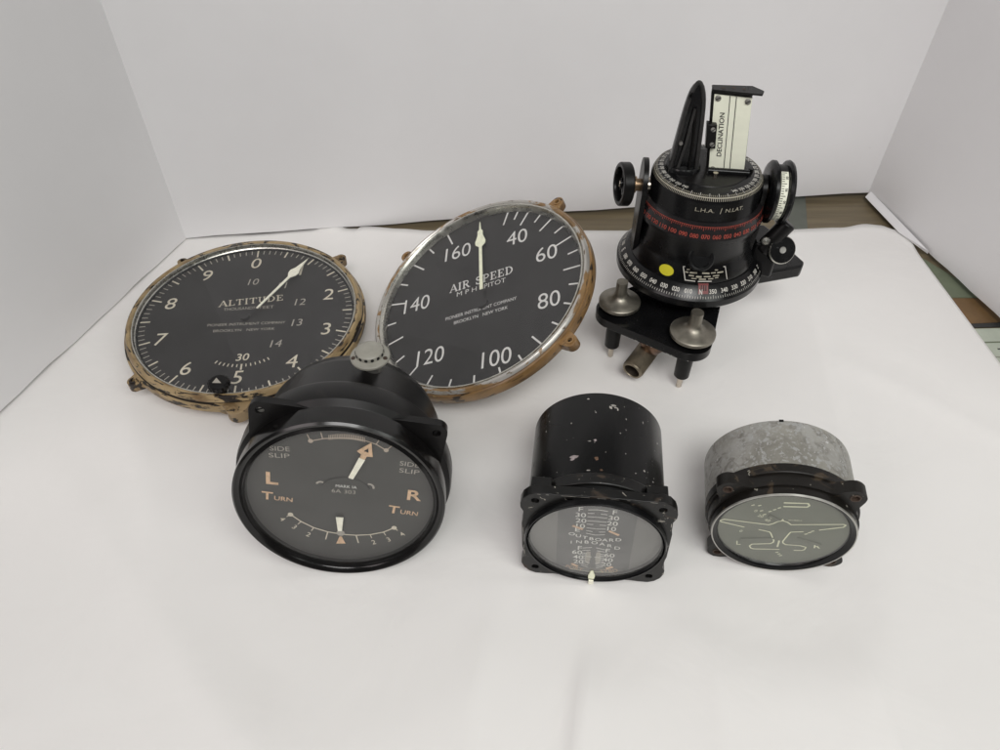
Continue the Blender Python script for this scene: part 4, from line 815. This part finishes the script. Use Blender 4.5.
    m.box((.0112, .0005, .1908), (.0246, .0030, .0024), 'black_satin'); m.prism([(-.0010, -.0030), (.0285, -.0055), (.0300, .0000), (.0240, .0060), (-.0010, .0040)], .1920, .1932, 'black_satin'); [m.disc(x_, y_, .0012, .1934, 'rust') for x_, y_ in ((.006, .0), (.012, .001), (.018, .0))]
    ca = bd(m, 'sight_carrier', bevel=.0005)
    m = MB(); m.M = Y @ Matrix.Rotation(rad(-3), 4, 'Z') @ S; m.prism([(.0004, .1388), (.0230, .1358), (.0232, .1886), (.0006, .1896)], .0004, .0014, 'ivory', M=XZ)
    pfn = lambda x, y: (x, -.0016, y)
    m.line([(.0100, .1378), (.0100, .1892)], .00045, 0, 'ink', fn=pfn); m.line([(.0138, .1372), (.0138, .1890)], .00045, 0, 'ink', fn=pfn)
    m.text('DECLINATION', .0062, .1640, .0030, 0, 'ink', ang=rad(90), fn=pfn, width=.0290, bold=.012)
    dp = bd(m, 'declination_plate', ca)
    for x, z_ in ((.0030, .1875), (.0208, .1865), (.0030, .1405), (.0208, .1382)):
        m = MB(); m.M = Y @ Matrix.Rotation(rad(-3), 4, 'Z') @ S; m.lathe([(.0018, 0), (.0018, .0006), (.0010, .0010), (1e-7, .0010)], 'silver_dark', 18, frame_to((x, -.0014, z_), (x, -.0024, z_)), cap=False); m.line([(x-.0014, z_-.0008), (x+.0014, z_+.0008)], .0005, 0, 'ink', fn=lambda a, b: (a, -.00255, b)); bd(m, 'screw', dp)
    m = MB(); m.M = Y @ S; m.box((.0000, -.0020, .1640), (.0062, .0060, .0160), 'black_satin'); hg = bd(m, 'hinge_block', bevel=.0005)
    for z_ in (.1590, .1690):
        m = MB(); m.M = Y @ S; m.lathe([(.0015, 0), (.0015, .0005), (1e-7, .0009)], 'silver_dull', 16, frame_to((.0008, -.0050, z_), (.0008, -.006, z_)), cap=False); m.line([(-.0004, z_-.0010), (.0020, z_+.0010)], .0005, 0, 'ink', fn=lambda a, b: (a, -.00605, b)); bd(m, 'screw', hg)
    m = MB(); m.cyl((-.002, -.0060, .1415), (.024, -.0090, .1412), .0022, 'black_gloss'); m.cyl((.002, -.0105, .1400), (.002, -.0105, .1425), .0016, 'pin_steel'); m.cyl((.026, -.006, .1400), (.026, -.006, .1430), .0016, 'black_gloss'); m.M = Y; bd(m, 'pivot_bar', ca)
    # tapered sight arm (leaf-shaped casting with a raised rim and ridges)
    m = MB(); m.M = Y
    zs = [.140, .146, .152, .158, .164, .170, .176, .182, .187, .191, .194, .196, .1968]
    def ext(z):
        t = (z-.140)/.0568; w = (1-t**9)**.5 if t < 1 else 0
        xl = lerp(-.0268, -.0222, t); xr = lerp(-.0080, -.0118, t)
        cx = (xl+xr)/2; hw = (xr-xl)/2*max(.14, w); return cx-hw, cx+hw, lerp(.0095, .0040, t)*max(.35, w)
    rings = []; vs = []; fs = []; NR = 20
    for z_ in zs:
        x0, x1, dy = ext(z_)
        for k in range(NR):
            a = 2*pi*k/NR; ex = math.copysign(abs(cos(a))**.75, cos(a)); ey = math.copysign(abs(sin(a))**.75, sin(a)); dent = 1-.28*max(0, -sin(a))*(1-abs(cos(a)))*1.
            vs.append(((x0+x1)/2+(x1-x0)/2*ex, dy*ey*dent, z_))
    for j in range(len(zs)-1):
        for k in range(NR): k2 = (k+1) % NR; fs.append((j*NR+k, j*NR+k2, (j+1)*NR+k2, (j+1)*NR+k))
    fs += [tuple(range(NR-1, -1, -1)), tuple((len(zs)-1)*NR+k for k in range(NR))]
    m.add(vs, fs, 'black_gloss')
    def edge(side, off): return [((ext(z_)[side]+off*(1 if side == 0 else -1)), -ext(z_)[2]*.75, z_) for z_ in zs]
    m.tube(edge(0, .0010)+edge(1, .0010)[::-1], .0014, 'black_glint', 8)
    m.tube([(-.0215, -.0088, .142), (-.0190, -.0080, .160), (-.0172, -.0055, .182)], .0010, 'black_glint', 8); m.tube([(-.0140, -.0088, .142), (-.0145, -.0075, .160), (-.0165, -.0055, .182)], .0008, 'black_satin', 8)
    m.cyl((-.0222, -.0060, .1600), (-.0222, -.0088, .1605), .0012, 'silver_dark', seg=12)
    m.lathe([(.0118, .1400), (.0116, .1420), (.0106, .1435), (1e-7, .1440)], 'black_gloss', 48, Matrix.Translation((-.0172, -.001, 0)) , cap=False)
    bd(m, 'sight_arm')
astro_compass()

# ================================================================== light
w = bpy.data.worlds.new('World'); sc.world = w; w.use_nodes = True; nt = w.node_tree; bg = nt.nodes['Background']
tc = nt.nodes.new('ShaderNodeTexCoord'); sx = nt.nodes.new('ShaderNodeSeparateXYZ'); nt.links.new(tc.outputs['Generated'], sx.inputs[0])
cr = nt.nodes.new('ShaderNodeValToRGB'); mr = nt.nodes.new('ShaderNodeMapRange'); mr.inputs[1].default_value = -1; mr.inputs[2].default_value = 1
nt.links.new(sx.outputs[2], mr.inputs[0]); nt.links.new(mr.outputs[0], cr.inputs[0]); e = cr.color_ramp.elements
e[0].position = .35; e[0].color = (.16, .155, .15, 1); e[1].position = .9; e[1].color = (.50, .50, .49, 1)
nt.links.new(cr.outputs[0], bg.inputs['Color']); bg.inputs['Strength'].default_value = .27
def area(name, loc, target, size, power, col=(1, 1, 1), spread=180):
    l = bpy.data.lights.new(name, 'AREA'); l.shape = 'RECTANGLE'; l.size, l.size_y = size; l.energy = power; l.color = col; l.spread = rad(spread)
    o = bpy.data.objects.new(name, l); COL.objects.link(o); o.location = loc; o.rotation_euler = (Vector(target)-Vector(loc)).to_track_quat('-Z', 'Y').to_euler(); return o
area('ceiling_lamp', (0, -1.2, 2.0), (.08, .36, 0), (1.0, .6), 1.55, (1, .972, .968), 52)
area('side_fill', (.72, -.40, .92), (.05, .30, 0), (.5, .4), 2.6, (.97, 1, .95))  # added unseen light from the right, deepens shadows between the gauges
area('side_fill', (-.72, -.42, .92), (-.05, .30, 0), (.5, .4), 2.2, (1, .90, .895))  # added unseen pinkish light from the left, tints and crosses the shadows
area('near_fill', (.16, -.16, .80), (.06, .26, 0), (.34, .30), 1.7, (.98, 1, .95))  # added unseen close light, lifts the middle so the corners fall off

# ================================================================== camera
cd = bpy.data.cameras.new('Camera'); cam = bpy.data.objects.new('Camera', cd); COL.objects.link(cam); sc.camera = cam
cd.sensor_fit = 'HORIZONTAL'; cd.sensor_width = 36; cd.lens = 722/1000*36; cd.clip_start = .01; cd.clip_end = 50
cam.location = (0, 0, .38); cam.rotation_euler = (rad(45), 0, 0)
sc.view_settings.view_transform = 'Standard'; sc.view_settings.look = 'None'; sc.view_settings.exposure = 0.10; sc.view_settings.gamma = 1
